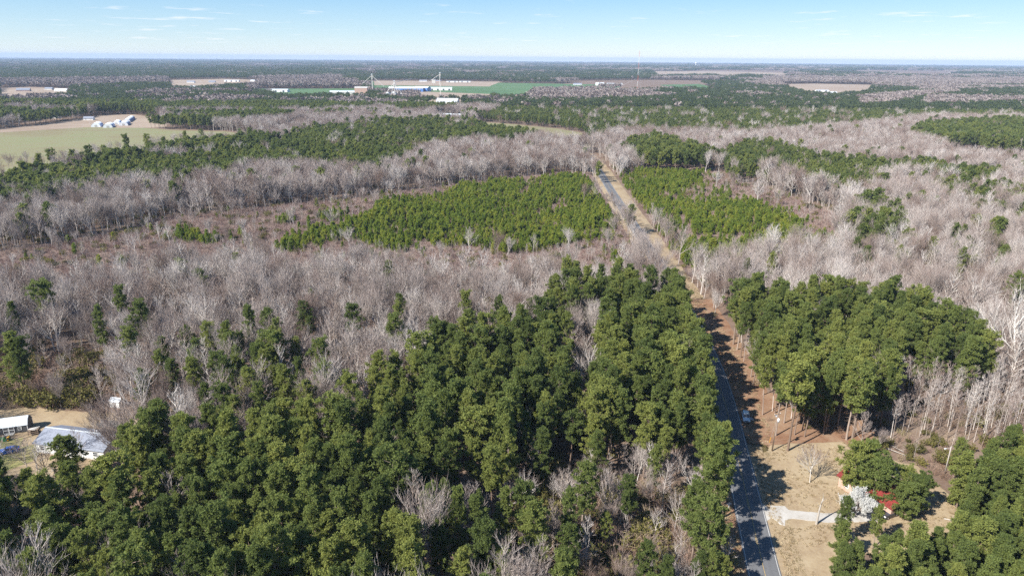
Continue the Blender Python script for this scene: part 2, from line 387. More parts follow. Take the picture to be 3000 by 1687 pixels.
# ------------------------------------------------------------------ layout of the land, in metres (x east of the camera, y ahead of it)
COVER = [
    ('mixed', 0.85, [(-1156.7,1289.9),(-236.8,243.2),(50.3,809.8),(104.7,978.2),(109.3,2223.8),(-735.4,2048.7),(-1030.7,2331.0),(-958.2,1317.2)]),
    ('pine', 0.85, [(-4206.9,4760.9),(-1980.7,2228.1),(-1166.9,2643.0),(-690.8,3165.3),(-929.7,4268.1),(-2597.7,4717.2)]),
    ('bare', 0.85, [(-1709.6,2370.6),(-1333.3,1843.0),(-1187.9,1926.4),(-1054.2,2325.3),(-857.3,2596.7),(-587.9,2438.4),(-742.1,3235.4),(-1048.7,2932.1),(-1458.0,2635.9)]),
    ('pine', 0.85, [(-960.4,3999.8),(-573.2,2377.5),(-117.7,2290.5),(-102.0,2948.3),(363.8,3145.7),(1406.9,3849.3),(2044.2,5605.6),(17.9,4164.5)]),
    ('bare', 0.85, [(-143.0,2786.2),(-113.6,2210.2),(334.9,2237.6),(393.0,2631.1)]),
    ('bare', 0.85, [(1526.4,4379.0),(873.0,2492.2),(1358.5,2597.5),(1882.8,2630.2),(2467.0,2753.1),(4375.3,4904.1),(3228.7,4530.2),(2286.2,4536.6)]),
    ('bare', 0.85, [(-767.3,2042.1),(-700.9,1863.1),(-420.2,1915.9),(-583.5,2669.4),(-857.3,2596.7)]),
    ('pine', 0.62, [(6.9,1486.4),(193.1,1833.9),(445.2,1950.4),(466.5,1637.1),(761.9,1681.9),(990.9,1754.8),(1330.3,2110.6),(2012.1,2563.3),(2154.9,2259.8),(1067.4,1043.2),(736.4,1012.5),(626.1,1015.9),(550.8,963.1),(444.8,912.2),(343.0,850.5),(230.6,794.7),(145.5,775.2),(77.4,757.6),(51.8,836.8),(-0.7,944.2),(-52.1,1006.7)]),
    ('mixed', 0.85, [(209.1,1793.6),(475.5,2084.4),(574.4,2021.8),(638.0,1703.3),(343.1,1495.8),(196.9,1536.1)]),
    ('bare', 0.85, [(41.0,1925.3),(237.3,2039.6),(333.4,1814.3),(381.0,1664.2),(227.5,1509.6),(31.3,1453.0)]),
    ('bare', 0.85, [(788.2,1637.2),(973.6,1833.8),(1318.4,2129.0),(1208.6,1914.4),(948.4,1677.6),(739.8,1386.7),(681.8,1379.5)]),
    ('bare', 0.85, [(1001.6,1721.2),(1210.3,1680.8),(1417.7,1676.3),(1226.5,1446.5),(1088.8,1509.3),(815.4,1395.9)]),
    ('bare', 0.85, [(83.1,730.4),(129.0,843.1),(191.8,823.8),(280.2,807.5),(383.8,890.4),(482.2,957.0),(630.8,1074.4),(874.3,1098.5),(1002.8,1037.2),(481.4,455.7),(290.8,495.7),(201.5,573.0),(167.9,571.1),(120.4,679.8)]),
    ('pine', 0.85, [(473.6,832.5),(556.8,944.8),(711.2,1022.3),(823.5,1032.7),(552.5,683.9),(490.2,664.5),(441.9,646.7),(455.3,710.7),(454.6,766.3)]),
    ('pine', 0.85, [(110.0,687.7),(152.4,764.6),(181.4,645.3),(170.1,578.4),(144.0,554.0),(118.4,587.6),(105.6,612.6)]),
    ('bare', 0.85, [(81.7,522.9),(167.9,571.1),(202.8,491.4),(296.8,534.1),(373.2,499.7),(514.6,489.0),(259.7,207.5),(167.9,124.7),(123.0,146.4),(134.2,174.1),(146.5,212.4),(144.0,224.2),(101.7,236.2),(83.4,238.1),(69.2,218.4),(67.0,230.9),(69.6,266.0),(72.7,398.3)]),
    ('brush', 0.85, [(168.0,591.2),(192.4,592.4),(192.9,499.0),(201.2,442.6),(203.1,396.9),(186.8,376.7),(174.4,396.0),(168.7,454.4),(142.7,496.9)]),
    ('pine', 0.7, [(188.5,631.3),(246.7,732.3),(275.1,753.4),(272.0,622.5),(310.3,598.6),(328.4,587.3),(355.8,593.7),(362.4,554.8),(388.2,545.5),(351.7,495.9),(324.6,503.5),(304.5,531.0),(283.5,520.1),(228.9,450.1),(216.9,464.8),(204.8,536.0),(166.9,534.0)]),
    ('mixpine', 0.85, [(200.5,399.6),(224.0,418.4),(220.4,383.8),(198.7,332.1),(167.3,301.5),(145.4,264.6),(141.5,269.9),(166.7,323.2),(164.5,331.0)]),
    ('mixpine', 0.7, [(298.3,508.4),(329.1,500.9),(341.7,460.7),(369.0,447.2),(311.2,372.9),(275.8,392.9),(278.2,457.9)]),
    ('mixpine', 0.7, [(227.3,350.6),(245.0,333.8),(221.9,289.3),(200.5,288.7)]),
    ('youngbrush', 0.85, [(82.5,534.3),(95.0,585.5),(170.8,589.4),(149.8,502.4),(164.3,457.8),(176.5,420.1),(182.6,373.1),(154.4,319.2),(116.2,314.6),(90.8,285.4),(78.5,285.1),(82.4,384.2)]),
    ('young', 0.85, [(83.3,525.2),(104.1,579.4),(136.2,587.6),(156.4,573.5),(143.1,510.4),(119.4,485.1),(104.0,429.4),(104.7,400.6),(89.5,374.7),(86.4,416.8),(84.0,468.7)]),
    ('young', 0.85, [(85.5,399.9),(107.2,455.5),(132.7,470.7),(164.3,457.8),(167.0,408.3),(173.3,377.5),(176.1,363.7),(154.0,322.7),(134.3,322.2),(118.6,321.7),(104.6,307.5),(90.7,291.3),(85.4,288.2),(81.1,306.8),(83.1,331.8)]),
    ('bare', 0.85, [(-321.1,769.5),(-241.6,714.6),(-241.4,864.0),(-201.6,907.4),(-102.8,947.5),(-54.0,939.3),(-54.0,1043.8),(-179.1,1087.1),(-283.8,1020.2),(-356.6,936.3)]),
    ('open', 0.85, [(-657.5,838.0),(-569.1,940.9),(-542.3,960.3),(-453.4,912.2),(-374.7,897.7),(-282.2,834.2),(-294.3,730.0),(-341.6,594.0),(-375.1,496.0),(-395.8,450.5),(-571.9,582.0)]),
    ('pine', 0.72, [(-372.1,397.5),(-354.0,470.6),(-344.5,511.4),(-318.3,555.6),(-292.0,581.2),(-263.2,626.1),(-238.8,705.6),(-237.3,848.9),(-195.6,879.3),(-142.8,862.2),(-99.6,916.5),(-56.4,891.4),(-34.4,793.2),(-76.8,702.5),(-95.1,587.7),(-106.4,523.8),(-142.5,534.3),(-181.4,549.6),(-211.8,545.7),(-203.3,499.4),(-239.8,472.7),(-267.7,439.8),(-279.0,416.8),(-284.5,392.6),(-293.1,385.2),(-310.9,327.8)]),
    ('bare', 0.85, [(-350.3,349.4),(-293.4,385.9),(-273.8,409.0),(-235.2,463.5),(-199.3,489.5),(-206.7,532.4),(-139.7,523.5),(-104.3,513.3),(-93.2,575.4),(-75.1,686.7),(-31.2,718.4),(32.6,636.7),(63.5,615.9),(62.7,542.7),(54.9,498.5),(2.7,481.7),(-37.2,455.2),(-45.6,432.5),(-78.4,404.4),(-89.9,391.8),(-128.3,368.0),(-149.7,367.1),(-170.5,341.7),(-176.4,296.9),(-206.4,264.0),(-245.1,236.8)]),
    ('brush', 0.85, [(-138.3,261.6),(-157.7,258.7),(-176.6,258.2),(-198.2,248.3),(-228.8,230.6),(-301.4,313.1),(-250.6,321.7),(-226.2,345.8),(-205.9,398.4),(-162.5,422.7),(-99.7,471.5),(-51.0,513.1),(50.9,585.3),(64.6,555.0),(63.2,392.1),(61.4,338.5),(51.1,266.2),(24.9,265.5),(-30.6,264.2),(-96.7,262.6),(-104.8,262.4)]),
    ('young', 0.85, [(-121.4,337.3),(-114.8,363.2),(-98.9,378.0),(-87.4,410.3),(-86.9,447.7),(-49.7,470.4),(-38.8,510.8),(3.1,534.3),(45.2,555.7),(59.9,548.5),(59.4,482.6),(60.7,427.7),(58.5,373.6),(52.8,351.0),(31.2,344.4),(10.1,328.1),(-17.5,327.2),(-28.2,337.7),(-37.5,329.7),(-58.7,326.0),(-80.5,345.1),(-90.1,350.7),(-101.1,330.0),(-114.4,322.1)]),
    ('young', 0.85, [(-139.5,391.9),(-133.5,406.3),(-126.9,392.3),(-132.9,378.8)]),
    ('young', 0.85, [(-118.0,398.0),(-112.9,415.2),(-101.8,409.8),(-105.9,387.8)]),
    ('young', 0.85, [(-184.2,356.4),(-182.3,363.7),(-154.4,348.6),(-151.1,335.5),(-167.1,339.9)]),
    ('bare', 0.85, [(-228.4,205.9),(-186.5,236.8),(-165.6,250.0),(-158.1,264.2),(-145.8,282.0),(-116.9,291.0),(-96.3,270.8),(-65.4,279.2),(-49.3,273.4),(-22.7,270.5),(1.8,268.8),(25.6,280.7),(39.7,272.9),(56.5,303.7),(61.5,283.0),(64.1,243.4),(62.8,220.7),(63.0,201.6),(54.9,168.3),(46.6,145.4),(35.0,127.3),(-32.3,126.3),(-73.3,143.4),(-161.3,138.1)]),
    ('brush', 0.85, [(-236.1,277.5),(-229.6,292.3),(-211.2,305.5),(-191.1,299.6),(-199.3,278.5),(-204.8,257.5)]),
    ('brushwood', 0.85, [(-166.2,159.6),(-160.0,195.0),(-149.2,201.3),(-125.5,195.6),(-114.0,179.2),(-115.0,167.0),(-114.9,161.5),(-135.1,160.1)]),
    ('pine', 1.0, [(13.6,227.4),(19.5,241.2),(31.9,246.4),(42.4,246.6),(46.2,233.9),(57.6,227.2),(63.5,216.3),(59.2,203.2),(54.8,193.0),(48.5,186.7),(48.6,172.5),(48.7,160.2),(45.2,137.7),(43.3,126.0),(26.4,125.7),(18.2,127.2),(1.3,126.9),(0.4,115.3),(-6.0,102.9),(-17.1,83.7),(-101.3,82.8),(-116.8,107.4),(-86.8,106.5),(-87.8,114.1),(-85.0,121.1),(-81.8,128.9),(-72.6,125.8),(-68.5,135.9),(-69.5,147.3),(-78.7,170.1),(-79.7,184.1),(-64.1,178.6),(-47.7,176.1),(-40.9,156.3),(-36.8,161.0),(-25.8,171.1),(-25.0,182.2),(-10.5,191.0),(0.3,199.1),(12.7,209.4)]),
    ('mixpine', 0.95, [(-86.5,188.7),(-65.7,183.1),(-48.2,177.8),(-40.9,160.3),(-34.3,134.6),(-64.5,134.2)]),
    ('mixpine2', 0.95, [(-103.9,85.0),(-120.9,111.4),(-90.6,111.7),(-84.8,133.9),(-65.9,137.6),(-60.9,117.4),(-53.5,85.5)]),
    ('bare', 0.85, [(-62.7,166.4),(-55.6,179.4),(-45.1,164.3),(-40.1,143.4),(-46.1,137.8),(-54.5,141.3)]),
    ('bare', 0.85, [(17.6,212.6),(28.6,216.6),(24.5,180.9),(20.2,160.8),(16.4,165.4)]),
    ('open', 0.85, [(79.0,248.4),(86.8,248.6),(76.9,203.9),(70.2,176.2),(62.2,176.1)]),
    ('thicket', 0.85, [(0.5,134.9),(19.9,138.5),(43.7,127.7),(43.1,114.1),(41.1,97.7),(37.5,84.5),(-6.3,84.1),(-6.7,102.1),(-2.0,120.0)]),
    ('mixpine', 0.95, [(-14.7,118.0),(0.4,128.6),(3.4,105.7),(7.0,103.5),(11.5,90.6),(10.4,78.4),(-16.3,78.1),(-20.7,105.4)]),
    ('open', 0.85, [(79.8,217.1),(70.2,176.2),(67.7,150.7),(84.7,140.4),(102.7,137.4),(98.1,124.1),(83.9,118.6),(59.7,104.7),(51.4,82.7),(42.6,82.6),(46.2,104.6),(54.7,154.3),(63.9,203.6)]),
    ('pine', 1.0, [(71.8,207.0),(79.9,229.0),(85.3,234.9),(99.6,230.8),(113.4,226.8),(125.4,222.9),(141.2,219.2),(146.7,204.4),(140.2,184.9),(134.4,172.8),(125.8,161.5),(115.2,157.9),(106.9,164.8),(97.4,158.7),(87.2,142.0),(79.9,135.6),(74.6,133.7),(69.8,132.8),(64.8,133.6),(60.2,137.9),(57.4,141.5),(61.4,158.1),(64.4,181.1)]),
    ('sapling', 0.85, [(104.9,170.9),(115.1,177.4),(125.2,170.1),(140.1,179.2),(144.9,171.6),(148.8,162.3),(135.9,145.8),(114.1,149.3),(104.6,141.7),(91.4,145.1)]),
    ('brush', 0.85, [(81.6,142.2),(95.9,153.2),(116.2,151.6),(109.2,139.2),(100.7,135.8),(96.9,142.4),(88.2,144.0)]),
    ('bushy', 0.85, [(52.9,92.2),(58.2,104.3),(62.9,108.9),(67.7,106.6),(76.8,105.6),(84.1,109.2),(91.2,118.2),(94.0,126.8),(107.8,137.6),(122.5,144.1),(154.9,146.5),(89.8,73.2),(43.6,72.8)]),
]
ROAD = [(46.29, 95.99), (47.95, 104.63), (48.73, 109.35), (50.12, 116.62), (51.44, 124.09), (53.66, 135.95), (55.61, 146.63), (58.2, 160.38), (60.11, 172.12), (62.69, 185.85), (63.91, 200.49), (66.28, 228.54), (67.89, 264.3), (69.1, 312.59), (69.98, 353.67), (70.89, 405.91), (71.8, 459.39), (72.37, 497.93), (73.74, 555.17), (74.32, 598.14), (74.25, 632.58), (73.35, 666.2), (69.74, 716.58)]
SHEETS = [
    ('yard', [(61.3, 145.3), (65.7, 150.1), (71.0, 151.1), (84.4, 151.9), (84.6, 146.9), (86.7, 141.0), (91.9, 144.7), (97.5, 141.4), (98.2, 127.9), (93.9, 119.7), (82.4, 113.3), (67.7, 111.1), (61.4, 104.5), (58.5, 95.3), (52.0, 95.3), (53.6, 104.4), (55.5, 113.2), (56.8, 119.7), (57.3, 123.8), (58.8, 131.7), (60.8, 140.6)], 0.25, 'DRYGRASS', 0.45, 1.2, 0.7),
    ('driveway', [(54.8, 127.3), (55.3, 125.7), (56.2, 124.9), (56.7, 125.9), (59.7, 125.5), (60.0, 124.2), (68.0, 123.2), (78.2, 124.1), (78.0, 120.7), (66.7, 120.3), (59.6, 121.4), (57.9, 120.7), (57.2, 119.2), (56.4, 119.5), (56.0, 120.7), (55.2, 121.6), (54.2, 120.9), (53.4, 119.9)], 0.3, 'GRAVEL', 0.2, 0.8, 0.5),
    ('lawn', [(-147.1, 164.7), (-134.7, 166.8), (-121.1, 166.0), (-108.2, 164.7), (-97.0, 160.8), (-94.3, 150.6), (-94.8, 142.1), (-102.7, 136.3), (-110.1, 135.5), (-117.0, 134.1), (-124.2, 131.3)], 0.05, 'DRYGRASS', 1.8, 1.6, 0.0),
    ('lawn', [(-136.6, 150.8), (-125.0, 150.2), (-117.0, 147.1), (-114.5, 143.3), (-115.1, 138.2), (-118.4, 136.1), (-125.7, 135.3)], 0.07, 'LAWN', 2.2, 1.6, 0.0),
    ('field', [(-657.5, 838.0), (-569.1, 940.9), (-539.2, 954.8), (-451.0, 907.2), (-372.7, 892.9), (-280.8, 830.0), (-291.7, 723.4), (-335.6, 583.1), (-364.2, 480.7), (-399.6, 424.5), (-604.0, 580.4)], 0.05, 'FIELD_GREEN', 2.0, 15.0, 0),
    ('field', [(-731.4, 802.1), (-663.8, 900.7), (-649.3, 1000.0), (-661.4, 1119.9), (-625.5, 1147.9), (-532.8, 1064.4), (-464.4, 932.8), (-524.5, 927.9), (-566.0, 935.5), (-654.2, 833.7), (-640.3, 698.4)], 0.09, 'TAN', 1.5, 15.0, 0),
    ('field', [(-51.9, 1059.3), (5.1, 1018.6), (59.8, 963.9), (90.2, 908.2), (86.3, 754.0), (59.1, 738.6), (26.2, 771.5), (-19.5, 831.4), (-52.1, 902.4)], 0.06, 'FIELD_GREEN', 2.0, 15.0, 0),
    ('field', [(-571.6, 2829.5), (-223.3, 2816.9), (396.9, 2652.7), (353.8, 2360.8), (58.0, 1954.5), (25.0, 1576.7), (-32.4, 1568.1), (-92.0, 1786.8), (-280.3, 1713.2), (-389.4, 1922.7)], 0.2, 'CROP', 4.0, 60.0, 0),
    ('field', [(-764.6, 2094.2), (-477.2, 2175.3), (-339.2, 1626.2), (-508.4, 1529.8)], 0.2, 'CROP', 4.0, 60.0, 0),
    ('field', [(-575.3, 2929.6), (-52.0, 2905.6), (-83.0, 2396.9), (-476.4, 2425.0)], 0.28, 'TAN', 4.0, 60.0, 0),
    ('field', [(1064.8, 2879.3), (1253.6, 2965.8), (1456.5, 2875.6), (997.2, 1996.3), (800.1, 1767.1), (780.7, 1889.5), (840.2, 2154.0)], 0.2, 'TAN', 4.0, 60.0, 0),
    ('field', [(1057.8, 5644.3), (1661.8, 5899.8), (2088.1, 5430.8), (1455.2, 3779.3), (717.9, 3713.2)], 0.2, 'TAN', 6.0, 90.0, 0),
    ('field', [(-1461.7, 2019.2), (-1452.6, 2105.6), (-1249.5, 2005.3), (-952.6, 1511.6), (-1031.2, 1419.5)], 0.2, 'TAN', 4.0, 60.0, 0),
    ('field', [(-1354.6, 2783.5), (-1217.0, 2981.1), (-1012.3, 2871.0), (-800.7, 2198.3), (-830.9, 2030.0), (-836.0, 1838.7), (-978.2, 2029.4)], 0.2, 'TAN', 4.0, 60.0, 0),
    ('field', [(-285.5, 2023.2), (-194.8, 1496.2), (-52.6, 1516.7), (-44.1, 1881.4)], 0.22, 'TAN', 4.0, 60.0, 0),
    ('field', [(551.6, 2685.2), (733.0, 2807.3), (673.9, 2242.8), (475.7, 2085.5)], 0.2, 'CROP', 4.0, 60.0, 0),
    ('field', [(452.8, 736.3), (505.6, 759.4), (497.0, 726.2), (533.2, 706.9), (466.4, 590.6), (451.2, 623.3), (425.8, 664.4)], 0.06, 'DRYGRASS', 1.5, 10.0, 0),
    ('field', [(448.8, 676.5), (480.8, 689.4), (525.8, 669.9), (480.0, 608.7), (452.9, 625.7)], 0.1, 'LAWN', 1.5, 10.0, 0),
    ('cutover', [(-238.7, 280.6), (-248.3, 318.2), (-208.0, 350.2), (-201.1, 403.1), (-165.6, 431.0), (-101.4, 479.6), (-52.1, 523.9), (51.8, 596.1), (66.4, 571.2), (63.9, 396.4), (64.1, 342.3), (51.2, 266.5), (-30.6, 264.6), (-105.0, 262.8), (-138.7, 262.0), (-175.4, 261.1)], 0.04, 'CUTOVER', 2.0, 8.0, 0),
    ('cutover', [(88.3, 562.2), (100.0, 617.0), (183.4, 621.3), (164.1, 519.7), (174.8, 488.1), (206.2, 454.1), (207.8, 401.4), (158.4, 322.7), (117.8, 318.1), (90.4, 289.0), (79.7, 288.8), (83.2, 387.0)], 0.04, 'CUTOVER', 2.0, 8.0, 0),
    ('straw_ground', [(71.9, 217.4), (73.2, 195.6), (73.8, 181.6), (79.6, 173.2), (93.4, 169.5), (95.5, 158.5), (88.5, 144.7), (83.5, 144.6), (79.5, 146.8), (68.4, 148.5), (62.6, 146.6), (63.5, 159.8), (66.0, 179.3)], 0.06, 'STRAW', 2.5, 2.0, 0),
]
KEEP_OUT = [[(-145.74, 162.82), (-134.68, 166.78), (-121.1, 166.04), (-108.23, 164.73), (-96.98, 160.84), (-91.81, 149.03), (-89.73, 135.78), (-99.82, 131.64), (-107.46, 131.54), (-115.09, 131.44), (-122.28, 128.78)], [(61.31, 145.35), (65.68, 150.06), (71.05, 151.1), (84.38, 151.94), (84.6, 146.9), (86.71, 140.99), (91.91, 144.73), (97.55, 141.43), (98.24, 127.91), (95.66, 123.71), (78.56, 119.0), (67.12, 117.25), (61.82, 109.12), (56.1, 95.31), (52.01, 95.27), (53.61, 104.42), (55.45, 113.17), (56.8, 119.73), (57.29, 123.81), (58.77, 131.66), (60.83, 140.64)], [(-657.5, 838.0), (-569.1, 940.9), (-539.2, 954.8), (-451.0, 907.2), (-372.7, 892.9), (-280.8, 830.0), (-291.7, 723.4), (-335.6, 583.1), (-364.2, 480.7), (-399.6, 424.5), (-604.0, 580.4)], [(-731.4, 802.1), (-663.8, 900.7), (-649.3, 1000.0), (-661.4, 1119.9), (-625.5, 1147.9), (-532.8, 1064.4), (-464.4, 932.8), (-524.5, 927.9), (-566.0, 935.5), (-654.2, 833.7), (-640.3, 698.4)], [(-51.9, 1059.3), (5.1, 1018.6), (59.8, 963.9), (90.2, 908.2), (86.3, 754.0), (59.1, 738.6), (26.2, 771.5), (-19.5, 831.4), (-52.1, 902.4)], [(-571.6, 2829.5), (-223.3, 2816.9), (396.9, 2652.7), (353.8, 2360.8), (58.0, 1954.5), (25.0, 1576.7), (-32.4, 1568.1), (-92.0, 1786.8), (-280.3, 1713.2), (-389.4, 1922.7)], [(-764.6, 2094.2), (-477.2, 2175.3), (-339.2, 1626.2), (-508.4, 1529.8)], [(-575.3, 2929.6), (-52.0, 2905.6), (-83.0, 2396.9), (-476.4, 2425.0)], [(1064.8, 2879.3), (1253.6, 2965.8), (1456.5, 2875.6), (997.2, 1996.3), (800.1, 1767.1), (780.7, 1889.5), (840.2, 2154.0)], [(1057.8, 5644.3), (1661.8, 5899.8), (2088.1, 5430.8), (1455.2, 3779.3), (717.9, 3713.2)], [(-1461.7, 2019.2), (-1452.6, 2105.6), (-1249.5, 2005.3), (-952.6, 1511.6), (-1031.2, 1419.5)], [(-1354.6, 2783.5), (-1217.0, 2981.1), (-1012.3, 2871.0), (-800.7, 2198.3), (-830.9, 2030.0), (-836.0, 1838.7), (-978.2, 2029.4)], [(-285.5, 2023.2), (-194.8, 1496.2), (-52.6, 1516.7), (-44.1, 1881.4)], [(551.6, 2685.2), (733.0, 2807.3), (673.9, 2242.8), (475.7, 2085.5)], [(452.8, 736.3), (505.6, 759.4), (497.0, 726.2), (533.2, 706.9), (466.4, 590.6), (451.2, 623.3), (425.8, 664.4)], [(448.8, 676.5), (480.8, 689.4), (525.8, 669.9), (480.0, 608.7), (452.9, 625.7)], [(-124.07, 154.19), (-98.99, 152.85), (-90.03, 135.77), (-92.73, 134.33), (-104.41, 140.67), (-111.81, 136.17)], [(-138.28, 155.74), (-122.97, 157.79), (-108.32, 136.22), (-121.37, 133.23)], [(-116.94, 145.33), (-93.3, 144.06), (-84.86, 127.97), (-87.4, 126.61), (-98.41, 132.59), (-105.39, 128.34)], [(-130.33, 146.79), (-115.91, 148.72), (-102.09, 128.39), (-114.39, 125.57)], [(-109.81, 136.47), (-87.61, 135.28), (-79.68, 120.16), (-82.07, 118.89), (-92.41, 124.5), (-98.96, 120.52)], [(-122.38, 137.84), (-108.84, 139.65), (-95.87, 120.56), (-107.42, 117.92)], [(-102.68, 127.61), (-81.92, 126.49), (-74.51, 112.36), (-76.74, 111.17), (-86.41, 116.42), (-92.54, 112.69)], [(-114.43, 128.89), (-101.77, 130.59), (-89.64, 112.73), (-100.44, 110.26)], [(66, 119), (91, 119), (93, 141), (66, 141)], [(-1299.2, 1647.7), (-1260.0, 1647.7), (-1250.6, 1867.4), (-1308.6, 1867.4)], [(-1211.1, 1661.4), (-1167.5, 1661.4), (-1157.5, 1880.7), (-1221.1, 1880.7)], [(-1280.1, 1721.4), (-1252.1, 1721.4), (-1244.1, 1944.2), (-1288.1, 1944.2)], [(-967.8, 1878.2), (-868.0, 1878.2), (-850.4, 2140.3), (-985.4, 2140.3)], [(-677.4, 1708.8), (-603.0, 1708.8), (-588.8, 1946.0), (-691.6, 1946.0)], [(-1163.9, 2252.0), (-1129.3, 2252.0), (-1120.4, 2542.3), (-1172.8, 2542.3)], [(-1093.0, 2265.9), (-1062.8, 2265.9), (-1054.5, 2558.0), (-1101.3, 2558.0)], [(-1086.2, 2370.2), (-1019.6, 2370.2), (-1006.4, 2677.1), (-1099.4, 2677.1)], [(-992.7, 2386.4), (-960.3, 2386.4), (-951.7, 2693.3), (-1001.3, 2693.3)], [(-378.3, 2517.4), (-339.1, 2517.4), (-329.7, 2838.5), (-387.7, 2838.5)], [(-315.0, 2494.0), (-280.4, 2494.0), (-271.5, 2812.3), (-323.9, 2812.3)], [(-266.4, 2470.9), (-211.8, 2470.9), (-200.3, 2786.3), (-277.9, 2786.3)], [(-217.9, 2480.9), (-163.3, 2480.9), (-151.8, 2797.5), (-229.4, 2797.5)], [(213.3, 2307.1), (252.5, 2307.1), (261.9, 2604.3), (203.9, 2604.3)], [(292.1, 2292.6), (331.3, 2292.6), (340.7, 2590.0), (282.7, 2590.0)], [(337.3, 2332.8), (405.1, 2332.8), (418.4, 2637.1), (324.0, 2637.1)], [(548.2, 1926.7), (582.8, 1926.7), (591.7, 2176.8), (539.3, 2176.8)], [(923.4, 1944.2), (973.6, 1944.2), (984.5, 2196.5), (912.5, 2196.5)], [(905.3, 1828.3), (937.7, 1828.3), (946.3, 2066.3), (896.7, 2066.3)], [(-385.5, 1568.0), (-345.3, 1568.0), (-336.4, 1728.3), (-394.4, 1728.3)], [(-475.5, 1627.6), (-369.1, 1627.6), (-351.3, 1838.4), (-493.3, 1838.4)], [(-358.2, 1796.9), (-246.2, 1796.9), (-227.7, 2032.6), (-376.7, 2032.6)], [(-284.9, 1822.1), (-234.3, 1822.1), (-223.6, 2054.6), (-295.6, 2054.6)], [(-290.0, 1885.3), (-172.4, 1885.3), (-153.2, 2118.8), (-309.2, 2118.8)], [(-161.6, 1249.3), (-108.6, 1249.3), (-96.3, 1474.7), (-173.9, 1474.7)], [(-153.0, 1262.8), (-93.4, 1262.8), (-83.0, 1353.4), (-163.4, 1353.4)], [(-103.0, 992.8), (-75.6, 992.8), (-67.3, 1162.4), (-111.3, 1162.4)], [(-120.0, 1020.3), (-98.8, 1020.3), (-91.6, 1166.4), (-127.2, 1166.4)], [(-295.7, 807.9), (-275.1, 807.9), (-267.6, 971.8), (-303.2, 971.8)], [(-640.2, 914.9), (-620.0, 914.9), (-613.0, 1047.7), (-647.2, 1047.7)], [(-841.2, 1048.8), (-815.8, 1048.8), (-807.9, 1214.5), (-849.1, 1214.5)], [(-704.4, 957.6), (-685.0, 957.6), (-678.3, 1071.0), (-711.1, 1071.0)]]
